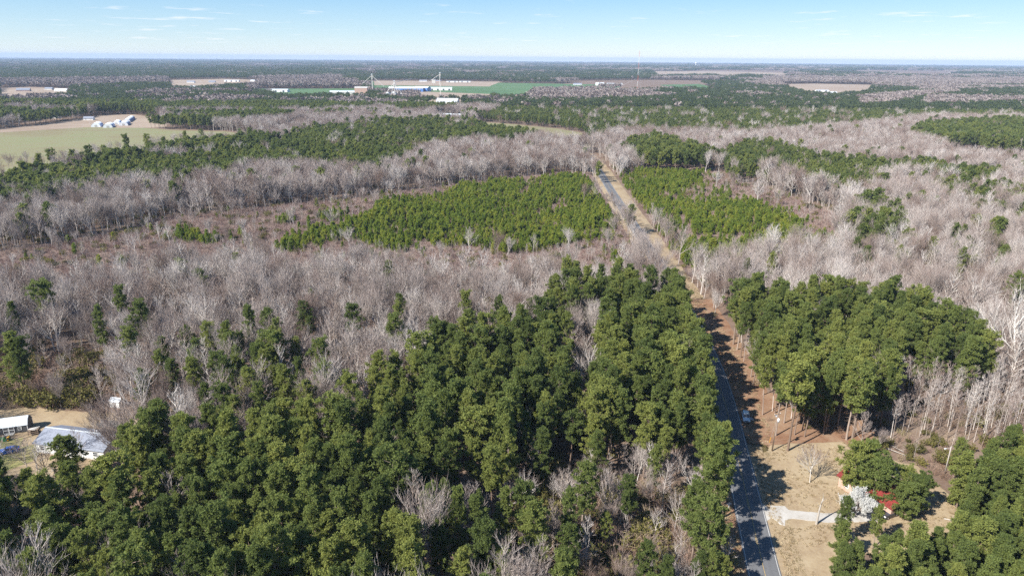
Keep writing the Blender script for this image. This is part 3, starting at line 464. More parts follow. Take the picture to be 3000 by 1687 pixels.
HAND = [
    (-114.8, 198.4, 20, 'pine'), (-80.3, 194.9, 20, 'pine'), (-73.3, 193.2, 20, 'pine'), (-90.5, 188.7, 17, 'pine'), (-98.4, 191.4, 15, 'pine'), (-99.9, 180.6, 16, 'pine'),
    (-88.2, 173.1, 18, 'pine'), (-66.5, 178.3, 19, 'pine'), (-51.9, 169.1, 20, 'pine'), (-137.4, 172.2, 20, 'pine'), (-78.4, 165.3, 18, 'pine'), (-65.7, 166.0, 18, 'pine'),
    (20.1, 218.5, 21, 'pine'), (27.5, 220.2, 21, 'pine'), (31.3, 221.8, 21, 'pine'), (37.1, 221.9, 22, 'pine'), (45.9, 217.8, 20, 'pine'), (47.9, 209.7, 20, 'pine'),
    (54.4, 208.3, 21, 'pine'), (12.9, 208.1, 19, 'pine'), (9.4, 194.5, 19, 'pine'), (1.6, 184.5, 21, 'pine'), (4.3, 183.5, 21, 'pine'), (-8.3, 176.1, 21, 'pine'),
    (-14.1, 173.7, 20, 'pine'), (10.1, 176.2, 20, 'pine'), (26.1, 178.5, 22, 'pine'), (35.6, 175.0, 21, 'pine'), (41.3, 172.5, 21, 'pine'), (-17.9, 168.7, 19, 'pine'),
    (-21.4, 171.7, 20, 'pine'), (-24.9, 162.7, 20, 'pine'), (-30.4, 153.0, 20, 'pine'), (-33.9, 153.5, 19, 'pine'), (24.2, 157.0, 20, 'pine'), (11.4, 149.3, 21, 'pine'),
    (82.8, 219.4, 20, 'pine'), (87.5, 214.9, 20, 'pine'), (96.5, 216.0, 21, 'pine'), (103.5, 208.4, 20, 'pine'), (111.0, 211.1, 21, 'pine'), (120.8, 210.0, 21, 'pine'),
    (116.0, 208.7, 20, 'pine'), (130.8, 209.0, 20, 'pine'), (138.2, 204.3, 20, 'pine'), (131.8, 204.1, 20, 'pine'), (141.6, 198.7, 19, 'pine'), (136.9, 180.7, 18, 'pine'),
    (209.3, 392.0, 15, 'pine'), (206.5, 365.9, 14, 'pine'), (165.7, 315.9, 15, 'pine'), (152.6, 312.9, 13, 'pine'), (228.4, 338.5, 14, 'pine'), (229.3, 322.8, 15, 'pine'),
    (193.8, 275.4, 15, 'pine'), (175.2, 292.4, 13, 'pine'), (180.1, 312.5, 12, 'pine'), (316.2, 433.0, 14, 'pine'), (205.6, 336.2, 11, 'pine'), (-9.9, 104.0, 19, 'pine'),
    (-1.6, 106.6, 17, 'pine'), (4.3, 102.5, 18, 'pine'), (11.1, 107.2, 17, 'pine'), (18.7, 111.0, 9, 'pine'), (-15.6, 89.2, 20, 'pine'), (23.7, 96.8, 14, 'pine'),
    (26.5, 94.6, 13, 'pine'), (-6.1, 103.9, 18, 'pine'), (-23.9, 106.5, 20, 'pine'), (-3.7, 119.4, 18, 'pine'), (-13.7, 120.1, 19, 'pine'), (35.1, 96.8, 13, 'pine'),
    (32.8, 97.3, 12, 'pine'), (37.3, 96.8, 11, 'pine'), (65.4, 112.5, 12, 'pine'), (72.1, 112.3, 10, 'pine'), (111.4, 135.3, 15, 'pine'), (99.0, 130.6, 14, 'pine'),
    (-94.7, 168.4, 17, 'pine'), (-89.7, 164.3, 16, 'pine'), (-83.5, 163.4, 17, 'pine'), (-69.2, 147.8, 18, 'pine'), (-66.0, 152.3, 19, 'pine'), (-68.6, 167.5, 19, 'pine'),
    (-76.0, 170.9, 17, 'pine'), (-57.4, 154.3, 19, 'pine'), (-55.8, 161.8, 18, 'pine'), (-49.6, 147.7, 18, 'pine'), (-46.7, 156.8, 19, 'pine'), (-60.8, 146.9, 18, 'pine'),
    (-76.2, 151.2, 16, 'pine'), (-94.9, 158.1, 16, 'pine'), (-108.2, 180.3, 19, 'pine'), (-158.7, 202.0, 18, 'pine'), (-135.7, 171.0, 19, 'pine'), (-152.9, 209.6, 22, 'openpine'),
    (-358.6, 641.1, 22, 'openpine'), (-337.8, 638.9, 23, 'openpine'), (-317.6, 630.4, 21, 'openpine'), (-318.6, 675.0, 22, 'openpine'), (-347.6, 565.2, 21, 'openpine'), (-351.5, 546.7, 20, 'openpine'),
    (-364.1, 542.3, 21, 'openpine'), (-362.0, 523.8, 20, 'openpine'), (-347.1, 584.2, 19, 'openpine'), (-320.2, 715.4, 20, 'openpine'), (-100.3, 133.5, 11, 'yardpine'), (78.6, 126.2, 11.5, 'yardpine'),
    (85.6, 127.6, 8.5, 'yardpine'), (82.2, 123.4, 6.0, 'yardpine'), (76.2, 130.0, 12.5, 'yardpine'), (80.0, 131.8, 12.0, 'yardpine'), (83.4, 121.8, 8.5, 'yardpine'), (86.6, 124.4, 9.5, 'yardpine'),
    (41.6, 119.0, 22.3, 'pine'), (42.5, 123.3, 21.2, 'pine'), (43.3, 127.4, 19.1, 'pine'), (42.6, 131.5, 18.9, 'pine'), (44.2, 136.7, 20.1, 'pine'), (45.3, 141.5, 20.2, 'pine'),
    (46.6, 146.0, 21.7, 'pine'), (47.6, 150.3, 19.1, 'pine'), (48.4, 154.4, 19.2, 'pine'), (48.6, 158.4, 22.1, 'pine'), (49.4, 162.9, 18.5, 'pine'), (50.3, 167.3, 22.5, 'pine'),
    (51.3, 171.7, 20.8, 'pine'), (51.6, 175.7, 21.0, 'pine'), (52.5, 180.2, 21.1, 'pine'), (53.1, 184.6, 20.9, 'pine'), (52.9, 189.2, 20.6, 'pine'), (54.6, 194.3, 18.3, 'pine'),
    (53.6, 198.4, 20.2, 'pine'), (55.3, 203.6, 22.3, 'pine'), (55.0, 207.8, 21.3, 'pine'), (54.9, 212.5, 19.3, 'pine'), (56.2, 217.6, 22.0, 'pine'), (56.9, 222.0, 21.4, 'pine'),
    (57.3, 226.1, 21.1, 'pine'), (56.6, 230.3, 22.3, 'pine'), (56.6, 235.1, 20.3, 'pine'), (68.7, 147.9, 24, 'openpine'), (85.3, 149.7, 22, 'openpine'), (53.6, 193.2, 9, 'bare'),
    (53.8, 185.8, 10, 'bare'), (54.6, 180.8, 9, 'bare'), (47.0, 451.5, 13, 'bare'), (55.8, 458.4, 13, 'bare'), (53.9, 274.0, 15, 'bare'), (-111.2, 135.5, 9, 'bare'),
    (-109.1, 135.4, 8, 'bare'), (-104.6, 132.4, 9, 'bare'), (-104.7, 122.4, 8, 'bare'), (-103.5, 142.4, 9, 'bare'), (-93.4, 140.5, 12, 'bare'), (-91.2, 141.2, 13, 'bare'),
    (-101.3, 146.1, 12, 'bare'), (-97.7, 145.9, 14, 'bare'), (-89.1, 144.3, 14, 'bare'), (-420.2, 569.8, 13.376349455664087, 'bare'), (-420.0, 574.6, 13.40954608691045, 'bare'), (-384.2, 534.1, 15.59097561503263, 'bare'),
    (-406.4, 566.7, 12.6600958606487, 'bare'), (-420.4, 592.6, 12.286402595473499, 'bare'), (-377.9, 541.4, 15.83991408021394, 'bare'), (-410.7, 594.9, 12.859099743797213, 'bare'), (-376.7, 549.3, 16.127890147948083, 'bare'), (-401.7, 595.0, 14.63511130231928, 'bare'),
    (-400.5, 597.1, 12.066741045444706, 'bare'), (-389.2, 585.9, 16.607530183399447, 'bare'), (-392.0, 598.5, 12.801474437439948, 'bare'), (-372.4, 575.0, 16.29390343927274, 'bare'), (-386.6, 603.3, 13.483676258790393, 'bare'), (-395.3, 621.9, 11.967923636729651, 'bare'),
    (-385.8, 610.7, 11.259430814433491, 'bare'), (-383.4, 612.2, 12.682599269697313, 'bare'), (-383.7, 624.0, 13.057059592532937, 'bare'), (-387.8, 642.5, 13.47676793844395, 'bare'), (-377.8, 625.6, 12.6578290097581, 'bare'), (-370.9, 622.6, 12.924013419498452, 'bare'),
    (-370.0, 630.0, 11.605876632307158, 'bare'), (-371.2, 636.9, 15.590973447957655, 'bare'), (-380.6, 666.1, 12.986401972230407, 'bare'), (-380.6, 669.8, 11.256867126692118, 'bare'), (-339.1, 607.9, 16.72842559005407, 'bare'), (-360.4, 654.5, 11.109125151759844, 'bare'),
    (-339.0, 619.6, 15.651436611350892, 'bare'), (-341.5, 633.6, 14.723062828781174, 'bare'), (-370.4, 702.1, 12.148491228852436, 'bare'), (-369.2, 705.5, 13.289807808345987, 'bare'), (-369.6, 721.2, 11.056378798037388, 'bare'), (-353.7, 690.1, 15.70247404892813, 'bare'),
    (-365.7, 726.8, 11.582613279193346, 'bare'), (-354.4, 721.3, 12.2475010505446, 'bare'), (-368.2, 749.6, 12.012021627822586, 'bare'), (-364.5, 760.3, 11.245354199986012, 'bare'), (-333.7, 703.9, 16.985819162528543, 'bare'), (-329.4, 700.3, 15.642752751569706, 'bare'),
    (-320.0, 693.0, 13.866571778138253, 'bare'), (-347.2, 762.7, 11.22121510888911, 'bare'), (-327.6, 733.6, 16.335802499704222, 'bare'), (-337.7, 773.3, 11.189902143335608, 'bare'), (-341.0, 785.8, 12.248392959191602, 'bare'), (-319.8, 747.1, 11.85021060667995, 'bare'),
    (-305.9, 723.9, 14.392065202453256, 'bare'),
]
STANDS = [
]
SPOT = {'pole': (64.8, 147.7), 'lamp': (102.3, 138.8), 'guy': (65.6, 151.8), 'cross': (47.2, 124.9), 'stub': (64.0, 119.7), 'suv': (62.3, 163.3), 'blue': (-122.2, 144.5), 'dark': (83.0, 126.7), 'pear': (72.7, 125.2), 'yardtree': (68.7, 134.5), 'syc': (150.3, 187.8), 'mast': (355.5, 2044.0), 'watertower': (2670.6, 10544.7), 'leaf1': (-249.1, 1483.2), 'bins': (-263.3, 1528.5), 'shedL': (-108.9, 168.6), 'tarp': (-103.9, 157.7), 'rack': (-121.7, 153.2), 'mower': (-126.8, 150.0), 'woodshed': (-122.8, 201.7), 'fence': (96.1, 144.8), 'log': (94.1, 142.5), 'pile': (102.9, 131.7)}
FAR_BUILDINGS = [
    ('gable', -1279.6, 1851.4, 30, 16, 7, 20, 'BRICK', 'SHINGLE', 'brick house with twin gables on the tan lot far to the west'),
    ('gable', -1189.3, 1866.7, 34, 14, 6, -5, 'WHITE', 'METAL_ROOF', 'low white roadside store with a red end wall'),
    ('gable', -1266.1, 1934.2, 20, 10, 6, 0, 'OFFWHITE', 'SHINGLE', 'pale house between the brick house and the roadside store'),
    ('flat', -917.9, 2110.3, 85, 30, 7, 3, 'WHITE', 'METAL_ROOF', 'long white warehouse roof short of the village houses'),
    ('flat', -640.2, 1920.0, 62, 26, 8, 2, 'WHITE', 'METAL_ROOF', 'white shed beside the thin green crop strip'),
    ('gable', -1146.6, 2530.3, 26, 12, 6, 0, 'WHITE', 'SHINGLE', 'white village house at the tan field, westernmost of its row'),
    ('gable', -1077.9, 2546.0, 22, 12, 6, 10, 'OFFWHITE', 'SHINGLE', 'pale village house with a dark roof by the tan field'),
    ('flat', -1052.9, 2663.1, 55, 14, 6, 0, 'WHITE', 'METAL_ROOF', 'long white village building with open bays'),
    ('gable', -976.5, 2681.3, 24, 12, 6, 0, 'WHITE', 'METAL_ROOF', 'white village house at the eastern end of the row'),
    ('gable', -358.7, 2828.5, 30, 10, 6, 0, 'WHITE', 'SHINGLE', 'white farmhouse at the far side of the bright green crop'),
    ('gable', -297.7, 2802.3, 26, 10, 6, 0, 'BRICK', 'SHINGLE', 'reddish farmhouse at the far side of the bright green crop'),
    ('flat', -239.1, 2776.3, 44, 10, 5, 0, 'WHITE', 'METAL_ROOF', 'white poultry shed beyond the green crop, nearer the farmhouses'),
    ('flat', -190.6, 2787.5, 44, 10, 5, 0, 'WHITE', 'METAL_ROOF', 'white poultry shed beyond the green crop, farther along'),
    ('gable', 232.9, 2592.3, 30, 12, 6, 0, 'WHITE', 'SHINGLE', 'white house among trees beyond the end of the green crop'),
    ('gable', 311.7, 2576.0, 30, 14, 9, 0, 'WHITE', 'METAL_ROOF', 'tall white barn beyond the end of the green crop'),
    ('flat', 371.2, 2621.1, 56, 16, 7, 0, 'WHITE', 'METAL_ROOF', 'long pale shed beside the tall white barn'),
    ('gable', 565.5, 2164.8, 26, 12, 7, 0, 'WHITE', 'METAL_ROOF', 'white farmhouse beside the small crop patch past the pine plain'),
    ('flat', 948.5, 2184.5, 40, 12, 6, 0, 'WHITE', 'METAL_ROOF', 'white sheds at the foot of the tan field'),
    ('gable', 921.5, 2054.3, 24, 12, 6, 0, 'WHITE', 'METAL_ROOF', 'small white house below the tan field'),
    ('flat', -365.4, 1704.3, 30, 24, 24, 6, 'BRICK', 'OFFWHITE', 'tall pinkish mill block beside the grain elevator'),
    ('flat', -422.3, 1808.4, 90, 30, 10, 4, 'OFFWHITE', 'METAL_ROOF', 'white roofed mill sheds beside the pinkish mill block'),
    ('blueshed', -302.2, 1996.6, 95, 36, 13, 8, 'BLUEMETAL', 'WHITE', 'blue sided warehouse behind the steel grain bins'),
    ('blueshed', -259.6, 2024.6, 40, 30, 13, -14, 'BLUEMETAL', 'WHITE', 'smaller blue sided warehouse at the east end of the mill'),
    ('flat', -231.2, 2094.8, 100, 24, 9, 3, 'WHITE', 'METAL_ROOF', 'long white mill warehouse behind the pine clump'),
    ('gable', -135.1, 1452.7, 44, 22, 11, -10, 'WHITE', 'SILO', 'grey roofed shed with an open front near the mill'),
    ('flat', -123.2, 1343.4, 46, 10, 5, 0, 'WHITE', 'METAL_ROOF', 'row of white trailers in front of the grey roofed shed'),
    ('gable', -89.3, 1154.4, 20, 8, 4, 0, 'WHITE', 'METAL_ROOF', 'white trailer in the trees above the middle field'),
    ('gable', -109.4, 1159.4, 14, 7, 4, 20, 'OFFWHITE', 'METAL_ROOF', 'pale cabin in the trees above the middle field'),
    ('gable', -285.4, 961.8, 14, 10, 6, 10, 'WHITE', 'REDROOF', 'red roofed cottage in the trees behind the dark pine belt'),
    ('gable', -630.1, 1039.7, 13, 8, 4.5, 10, 'WHITE', 'SHINGLE', 'white farm cottage behind the arched sheds'),
    ('gable', -828.5, 1205.5, 18, 9, 5, 0, 'OFFWHITE', 'METAL_ROOF', 'pale house among the dark trees beside the big field'),
    ('gable', -694.7, 1064.0, 12, 7, 3.5, -10, 'WHITE', 'METAL_ROOF', 'small white house at the edge of the tan strip'),
]
ARCHED = [
    (-559.4, 934.5, 11.5, 26, 5.2, 'pale arched shed, westernmost of the arched group'),
    (-539.0, 926.7, 11.5, 26, 5.2, 'white arched shed closest to the green field'),
    (-551.4, 969.8, 10, 24, 5.0, 'white arched shed in the middle of the group'),
    (-534.0, 956.1, 11.5, 30, 5.2, 'white arched shed with a long side coloured as blue shade, easternmost of the group'),
    (-556.4, 1006.5, 9, 62, 4.8, 'long low arched shed with a shade-blue side behind the others'),
]


def smooth_line(pts, step=4.0):
    p = np.array(pts, float)
    out = []
    for i in range(len(p) - 1):
        a, b, c, d = p[max(i-1, 0)], p[i], p[i+1], p[min(i+2, len(p)-1)]
        n = max(2, int(np.linalg.norm(c - b) / step))
        for t in np.linspace(0, 1, n, endpoint=False):
            out.append(0.5 * ((2*b) + (-a + c)*t + (2*a - 5*b + 4*c - d)*t*t + (-a + 3*b - 3*c + d)*t**3))
    out.append(p[-1])
    return np.array(out)
RP = smooth_line(ROAD)
k = np.ones(9) / 9
pad = np.pad(RP, ((4, 4), (0, 0)), 'edge')
RPs = np.stack([np.convolve(pad[:, i], k, 'valid') for i in (0, 1)], 1)
RPs[:3] = RP[:3]; RPs[-3:] = RP[-3:]
RP = RPs
TN = np.gradient(RP, axis=0); TN /= np.linalg.norm(TN, axis=1)[:, None]
NR = np.stack([TN[:, 1], -TN[:, 0]], 1)          # to the side on which x grows
SEGL = np.concatenate([[0], np.cumsum(np.linalg.norm(np.diff(RP, axis=0), axis=1))])
def road_at(s, off=0.0):
    return np.array([np.interp(s, SEGL, RP[:, 0] + NR[:, 0] * off), np.interp(s, SEGL, RP[:, 1] + NR[:, 1] * off)])
def road_off(P):
    """signed distance of points from the road centre line (+ towards x)"""
    y = np.clip(P[:, 1], RP[0, 1], RP[-1, 1])
    return P[:, 0] - np.interp(y, RP[:, 1], RP[:, 0])

def in_poly(P, poly):
    x, y = P[:, 0], P[:, 1]
    q = np.array(poly); n = len(q)
    r = np.zeros(len(P), bool)
    lo, hi = q.min(0), q.max(0)
    m = (x >= lo[0]) & (x <= hi[0]) & (y >= lo[1]) & (y <= hi[1])
    xs, ys = x[m], y[m]
    c = np.zeros(len(xs), bool)
    for i in range(n):
        x1, y1 = q[i]; x2, y2 = q[(i+1) % n]
        if y1 == y2: continue
        t = ((y1 > ys) != (y2 > ys)) & (xs < (x2 - x1) * (ys - y1) / (y2 - y1) + x1)
        c ^= t
    r[m] = c
    return r

rng = np.random.default_rng(11)
_lat = rng.random((256, 256))
def vnoise(x, y, s):
    x, y = np.asarray(x) / s + 1000.3, np.asarray(y) / s + 1000.7
    xi, yi = np.floor(x).astype(int), np.floor(y).astype(int)
    fx, fy = x - xi, y - yi
    fx, fy = fx*fx*(3-2*fx), fy*fy*(3-2*fy)
    g_ = lambda a, b: _lat[a % 256, b % 256]
    return (g_(xi, yi)*(1-fx) + g_(xi+1, yi)*fx)*(1-fy) + (g_(xi, yi+1)*(1-fx) + g_(xi+1, yi+1)*fx)*fy
def fnoise(x, y, s): return 0.55*vnoise(x, y, s) + 0.3*vnoise(x, y, s*0.47) + 0.15*vnoise(x, y, s*0.21)

# ------------------------------------------------------------------ ground, road, verges, fields
def sheet(name, poly, z, mat, jit=0.6, step=2.0, skirt=0.0, kind='structure', label=None):
    """a flat ground sheet with an uneven edge (and an optional sloping rim down to the soil)"""
    q = np.array(poly, float); pts = []
    n = len(q)
    for i in range(n):
        a, b = q[i], q[(i+1) % n]
        L = np.linalg.norm(b - a); m = max(1, int(L / step))
        for t in np.arange(m) / m:
            p = a + (b - a) * t
            pts.append(p)
    pts = np.array(pts)
    pts[:, 0] += (fnoise(pts[:, 0], pts[:, 1], step*3) - 0.5) * 2 * jit
    pts[:, 1] += (fnoise(pts[:, 0] + 77, pts[:, 1], step*3) - 0.5) * 2 * jit
    pts[:, 0] += (vnoise(pts[:, 0]*1.0, pts[:, 1]+31, step*1.1)-0.5)*1.2*jit
    pts[:, 1] += (vnoise(pts[:, 0]+91, pts[:, 1]*1.0, step*1.1)-0.5)*1.2*jit
    bm = bmesh.new()
    vs = [bm.verts.new((p[0], p[1], z)) for p in pts]
    ed = [bm.edges.new((vs[i], vs[(i+1) % len(vs)])) for i in range(len(vs))]
    bmesh.ops.triangle_fill(bm, use_beauty=True, use_dissolve=False, edges=ed)
    for f in bm.faces:
        if f.normal.z < 0: f.normal_flip()
    if skirt:
        c = pts.mean(0)
        nrm = np.roll(pts, -1, 0) - np.roll(pts, 1, 0)
        area = 0.5 * np.sum(pts[:, 0]*np.roll(pts[:, 1], -1) - np.roll(pts[:, 0], -1)*pts[:, 1])
        out = np.stack([nrm[:, 1], -nrm[:, 0]], 1) * (1 if area > 0 else -1)
        out /= np.linalg.norm(out, axis=1)[:, None] + 1e-9
        lo = [bm.verts.new((p[0] + o_[0]*skirt, p[1] + o_[1]*skirt, -0.05)) for p, o_ in zip(pts, out)]
        for i in range(len(vs)):
            j = (i+1) % len(vs)
            f = bm.faces.new((vs[i], vs[j], lo[j], lo[i])) if area < 0 else bm.faces.new((vs[j], vs[i], lo[i], lo[j]))
    me = bpy.data.meshes.new(name); bm.to_mesh(me); bm.free()
    me.materials.append(mat)
    o = bpy.data.objects.new(name, me); COL.objects.link(o)
    return tag(o, label, kind=kind)

def road_loft(name, prof, mat, s0, s1, step=2.5, jit=0.0, kind='structure'):
    """prof: list of (offset, z) across the road; lofted along the centre line"""
    S = np.arange(s0, s1 + 0.01, step)
    V, F = [], []
    m = len(prof)
    for i, s in enumerate(S):
        for j, (o_, z) in enumerate(prof):
            oo = o_ + (jit * 2 * (fnoise(s + j*31, o_*13.0, 6.0) - 0.5) if (jit and (j == 0 or j == m-1)) else 0)
            p = road_at(s, oo); V.append((p[0], p[1], z))
    for i in range(len(S) - 1):
        for j in range(m - 1):
            a = i*m + j
            F.append((a, a+1, a+m+1, a+m))
    o = mesh_obj(name, V, F, mat)
    return tag(o, kind=kind)

def s_at_y(y): return float(np.interp(y, RP[:, 1], SEGL))
def earth(x, y):
    """fall of the plain with the curve of the earth (from 3 km out)"""
    d = np.maximum(np.hypot(x, y)-3000.0, 0.0)
    return -d*d/(2*7.4e6)
g_v, g_f = [], []
gx = np.concatenate([np.arange(-20800, -4000, 1400), [-3000, -2000, -1000, -400, 0, 400, 1000, 2000, 3000], np.arange(4000, 20801, 1400)]); gy = np.concatenate([[-300, 200, 800, 1600, 2400, 3200], np.arange(4000, 23001, 1000)])
for yy in gy:
    for xx in gx: g_v.append((float(xx), float(yy), float(earth(xx, yy))))
for j in range(len(gy)-1):
    for i in range(len(gx)-1):
        a = j*len(gx)+i; g_f.append((a, a+1, a+len(gx)+1, a+len(gx)))
tag(mesh_obj('ground', g_v, g_f, LITTER), kind='structure')

S_END = SEGL[-1]
road = road_loft('road', [(-3.2, 0.26), (-3.05, 0.32), (-2.5, 0.33), (-1.6, 0.34), (-0.8, 0.35), (0, 0.36), (0.8, 0.35), (1.6, 0.34), (2.5, 0.33), (3.05, 0.32), (3.2, 0.26)], ASPHALT, 0, S_END, 3.0)
_at = road.data.attributes.new('across', 'FLOAT', 'POINT')
_at.data.foreach_set('value', np.tile(np.abs([-3.2, -3.05, -2.5, -1.6, -0.8, 0, 0.8, 1.6, 2.5, 3.05, 3.2])/3.2, len(road.data.vertices)//11).astype(np.float32))
def marking(name, off, w, mat, s0, s1):
    S = np.arange(s0, s1 + 0.01, 3.0) if s1 - s0 > 3.2 else np.array([s0, s1])
    V, F = [], []
    for s in S:
        for d in (-w/2, w/2):
            p = road_at(s, off + d)
            V.append((p[0], p[1], 0.36 - abs(off + d)/3.3*0.04 + 0.006))
    F = [(2*i, 2*i+1, 2*i+3, 2*i+2) for i in range(len(S)-1)]
    return mesh_obj(name, V, F, mat, road)
marking('edge_line', -2.86, 0.11, PAINT_W, 0, S_END)
marking('edge_line', 2.86, 0.11, PAINT_W, 0, S_END)
marking('centre_line', 0.10, 0.09, PAINT_Y, 0, S_END)
s = 5.0
while s < 330:
    marking('centre_dash', -0.12, 0.09, PAINT_Y, s, s + 3.05)
    s += 12.2
DW = s_at_y(123.0)
road_loft('verge', [(-8.5, -0.03), (-6.5, 0.16), (-5.0, 0.24), (-3.19, 0.262)], STRAW, 0, s_at_y(262), 2.5, 0.9)
road_loft('verge', [(-7.0, -0.03), (-5.0, 0.20), (-3.19, 0.262)], DRYGRASS, s_at_y(262), S_END, 4.0, 0.7)
road_loft('verge', [(3.19, 0.262), (5.0, 0.25), (6.3, 0.22), (6.95, 0.02)], DRYGRASS, 0, s_at_y(152), 2.0, 0.0)
road_loft('verge', [(3.19, 0.262), (6.0, 0.25), (8.6, 0.20), (11.0, 0.12), (14.0, -0.03)], STRAW, s_at_y(152), s_at_y(262), 2.5, 0.8)
road_loft('verge', [(3.19, 0.262), (6.0, 0.25), (8.5, 0.15), (11.0, -0.03)], DRYGRASS, s_at_y(262), S_END, 4.0, 0.9)
road_loft('ditch', [(6.4, 0.03), (7.1, 0.012), (7.9, 0.03)], WEEDS, 0, s_at_y(152), 2.0, 0.15)
for nm, poly, z, mt, jit, st, sk in SHEETS:
    sheet(nm, poly, z, {'DRYGRASS': DRYGRASS, 'STRAW': STRAW, 'GRAVEL': GRAVEL, 'FIELD_GREEN': FIELD_GREEN, 'CROP': CROP, 'TAN': TAN, 'CUTOVER': CUTOVER, 'LAWN': LAWN}[mt], jit, st, sk)

# ------------------------------------------------------------------ tree shapes
def rot_to(d):
    return d / (np.linalg.norm(d) + 1e-9)

def tubes(segs, n):
    """segs: (p0,p1,r0,r1) rows -> open n-sided tubes as triangles"""
    V, F = [], []
    A = np.array([s_[0] for s_ in segs]); B = np.array([s_[1] for s_ in segs])
    r0 = np.array([s_[2] for s_ in segs]); r1 = np.array([s_[3] for s_ in segs])
    d = B - A; d /= np.linalg.norm(d, axis=1)[:, None] + 1e-9
    ref = np.where(np.abs(d[:, 2:3]) < 0.9, np.array([[0, 0, 1.]]), np.array([[1., 0, 0]]))
    u = np.cross(d, ref); u /= np.linalg.norm(u, axis=1)[:, None]; w = np.cross(d, u)
    m = len(segs)
    ang = 2*np.pi*np.arange(n)/n
    ring = u[:, None, :]*np.cos(ang)[None, :, None] + w[:, None, :]*np.sin(ang)[None, :, None]
    va = A[:, None, :] + ring*r0[:, None, None]; vb = B[:, None, :] + ring*r1[:, None, None]
    v = np.concatenate([va, vb], 1).reshape(-1, 3)
    base = (np.arange(m)*2*n)[:, None]
    i = np.arange(n)[None, :]; j = (i+1) % n
    f1 = np.stack([base+i, base+j, base+n+j], 2).reshape(-1, 3)
    f2 = np.stack([base+i, base+n+j, base+n+i], 2).reshape(-1, 3)
    return v, np.concatenate([f1, f2])

def blades(rg, C, n, L, W, up=0.0, spread=None):
    """n wedge blades bursting from every centre C"""
    m = len(C)*n
    c = np.repeat(C, n, 0)
    d = rg.normal(size=(m, 3)); d[:, 2] += up; d /= np.linalg.norm(d, axis=1)[:, None]
    e = rg.normal(size=(m, 3)); e -= d*np.sum(e*d, 1)[:, None]; e /= np.linalg.norm(e, axis=1)[:, None]
    l = L*(0.65 + 0.7*rg.random(m))[:, None]; w = W*(0.7 + 0.6*rg.random(m))[:, None]
    v = np.stack([c - d*l*0.15, c + d*l*0.85 - e*w, c + d*l + e*w], 1).reshape(-1, 3)
    return v, np.arange(m*3).reshape(-1, 3)

def merge(parts):
    V, F, b = [], [], 0
    for v, f in parts:
        V.append(v); F.append(f + b); b += len(v)
    return np.concatenate(V), np.concatenate(F)

def pine_shape(seed, Ht, Rc, cb, nb, pads, tufts, nbl, L, W, bare_stubs=6, lean=0.0, shape=0, padr=0.75):
    rg = np.random.default_rng(seed)
    segs = []
    tr = 0.013*Ht
    nseg = 6
    pts = [np.array([0, 0, -0.3])]
    off = np.zeros(2)
    for i in range(1, nseg+1):
        off = off + rg.normal(size=2)*0.10*Ht/20 + np.array([lean, 0])*Ht/nseg
        pts.append(np.array([off[0], off[1], Ht*0.97*i/nseg]))
    for i in range(nseg):
        segs.append((pts[i], pts[i+1], tr*(1-i/nseg*0.85), tr*(1-(i+1)/nseg*0.85)))
    zz = np.array([p[2] for p in pts])
    def axis(z): return np.array([np.interp(z, zz, [p[0] for p in pts]), np.interp(z, zz, [p[1] for p in pts]), z])
    C = []
    az = rg.random()*6.28
    side = rg.random()*6.28
    for i in range(nb):
        t = (i + rg.random()*0.8)/nb                      # 0 bottom of the crown, 1 top
        z = Ht*(cb + (0.99-cb)*t)
        az += 2.4 + rg.normal()*0.35
        if shape == 0:   prof = (np.sin(np.pi*min(1, 0.18+0.80*t))**0.75)
        elif shape == 1: prof = min(1.0, 0.55+2.2*t)*((1-t)**0.6*1.05+0.10)
        else:            prof = np.sin(np.pi*min(1, 0.10+0.86*t))**0.6*(0.75+0.35*np.cos(az-side))
        if rg.random() < 0.10 and t < 0.9: continue
        ln = Rc*prof*(0.55+0.62*rg.random())
        rise = (-0.05 + 0.75*t + rg.normal()*0.14)
        p0 = axis(z)
        tip = p0 + np.array([np.cos(az)*ln, np.sin(az)*ln, rise*ln])
        mid = (p0+tip)/2 + np.array([0, 0, -0.08*ln])
        r = 0.045*Ht/20*(0.6+ln/Rc)
        segs += [(p0, mid, r, r*0.6), (mid, tip, r*0.6, r*0.2)]
        for k_ in range(pads):
            q = 1.0 - 0.62*(k_/max(1, pads-1))*(0.75+0.5*rg.random()) if pads > 1 else 0.9
            pc = p0 + (tip-p0)*q + np.array([0, 0, -0.08*ln*(1-abs(2*q-1))]) + rg.normal(size=3)*np.array([0.55, 0.55, 0.28])*Rc/3.6*(0.4+0.6*(k_ > 0))
            s_ = padr*Rc/3.6*(0.75+0.5*rg.random())
            dd = rg.normal(size=(tufts, 3)); dd /= np.linalg.norm(dd, axis=1)[:, None]
            dd[:, 2] = dd[:, 2]*0.62 + 0.12
            C.append(pc + dd*s_*(0.45+0.55*rg.random((tufts, 1))))
    topc = axis(Ht*0.985)
    C.append(topc + rg.normal(size=(tufts*2, 3))*np.array([0.5, 0.5, 0.5])*Rc/3.6)
    for i in range(bare_stubs):
        z = Ht*(cb*(0.45+0.55*rg.random())); a = rg.random()*6.28; l = 0.8+1.6*rg.random()
        p0 = axis(z); segs.append((p0, p0+np.array([np.cos(a)*l, np.sin(a)*l, -0.15*l+0.2*rg.random()]), 0.035, 0.012))
    C = np.concatenate(C)
    cv, cf = blades(rg, C, nbl, L, W, 0.25)
    n5 = tubes(segs[:nseg], 7); n3 = tubes(segs[nseg:], 3)
    tv, tf = merge([n5, n3])
    return (tv, tf), (cv, cf)

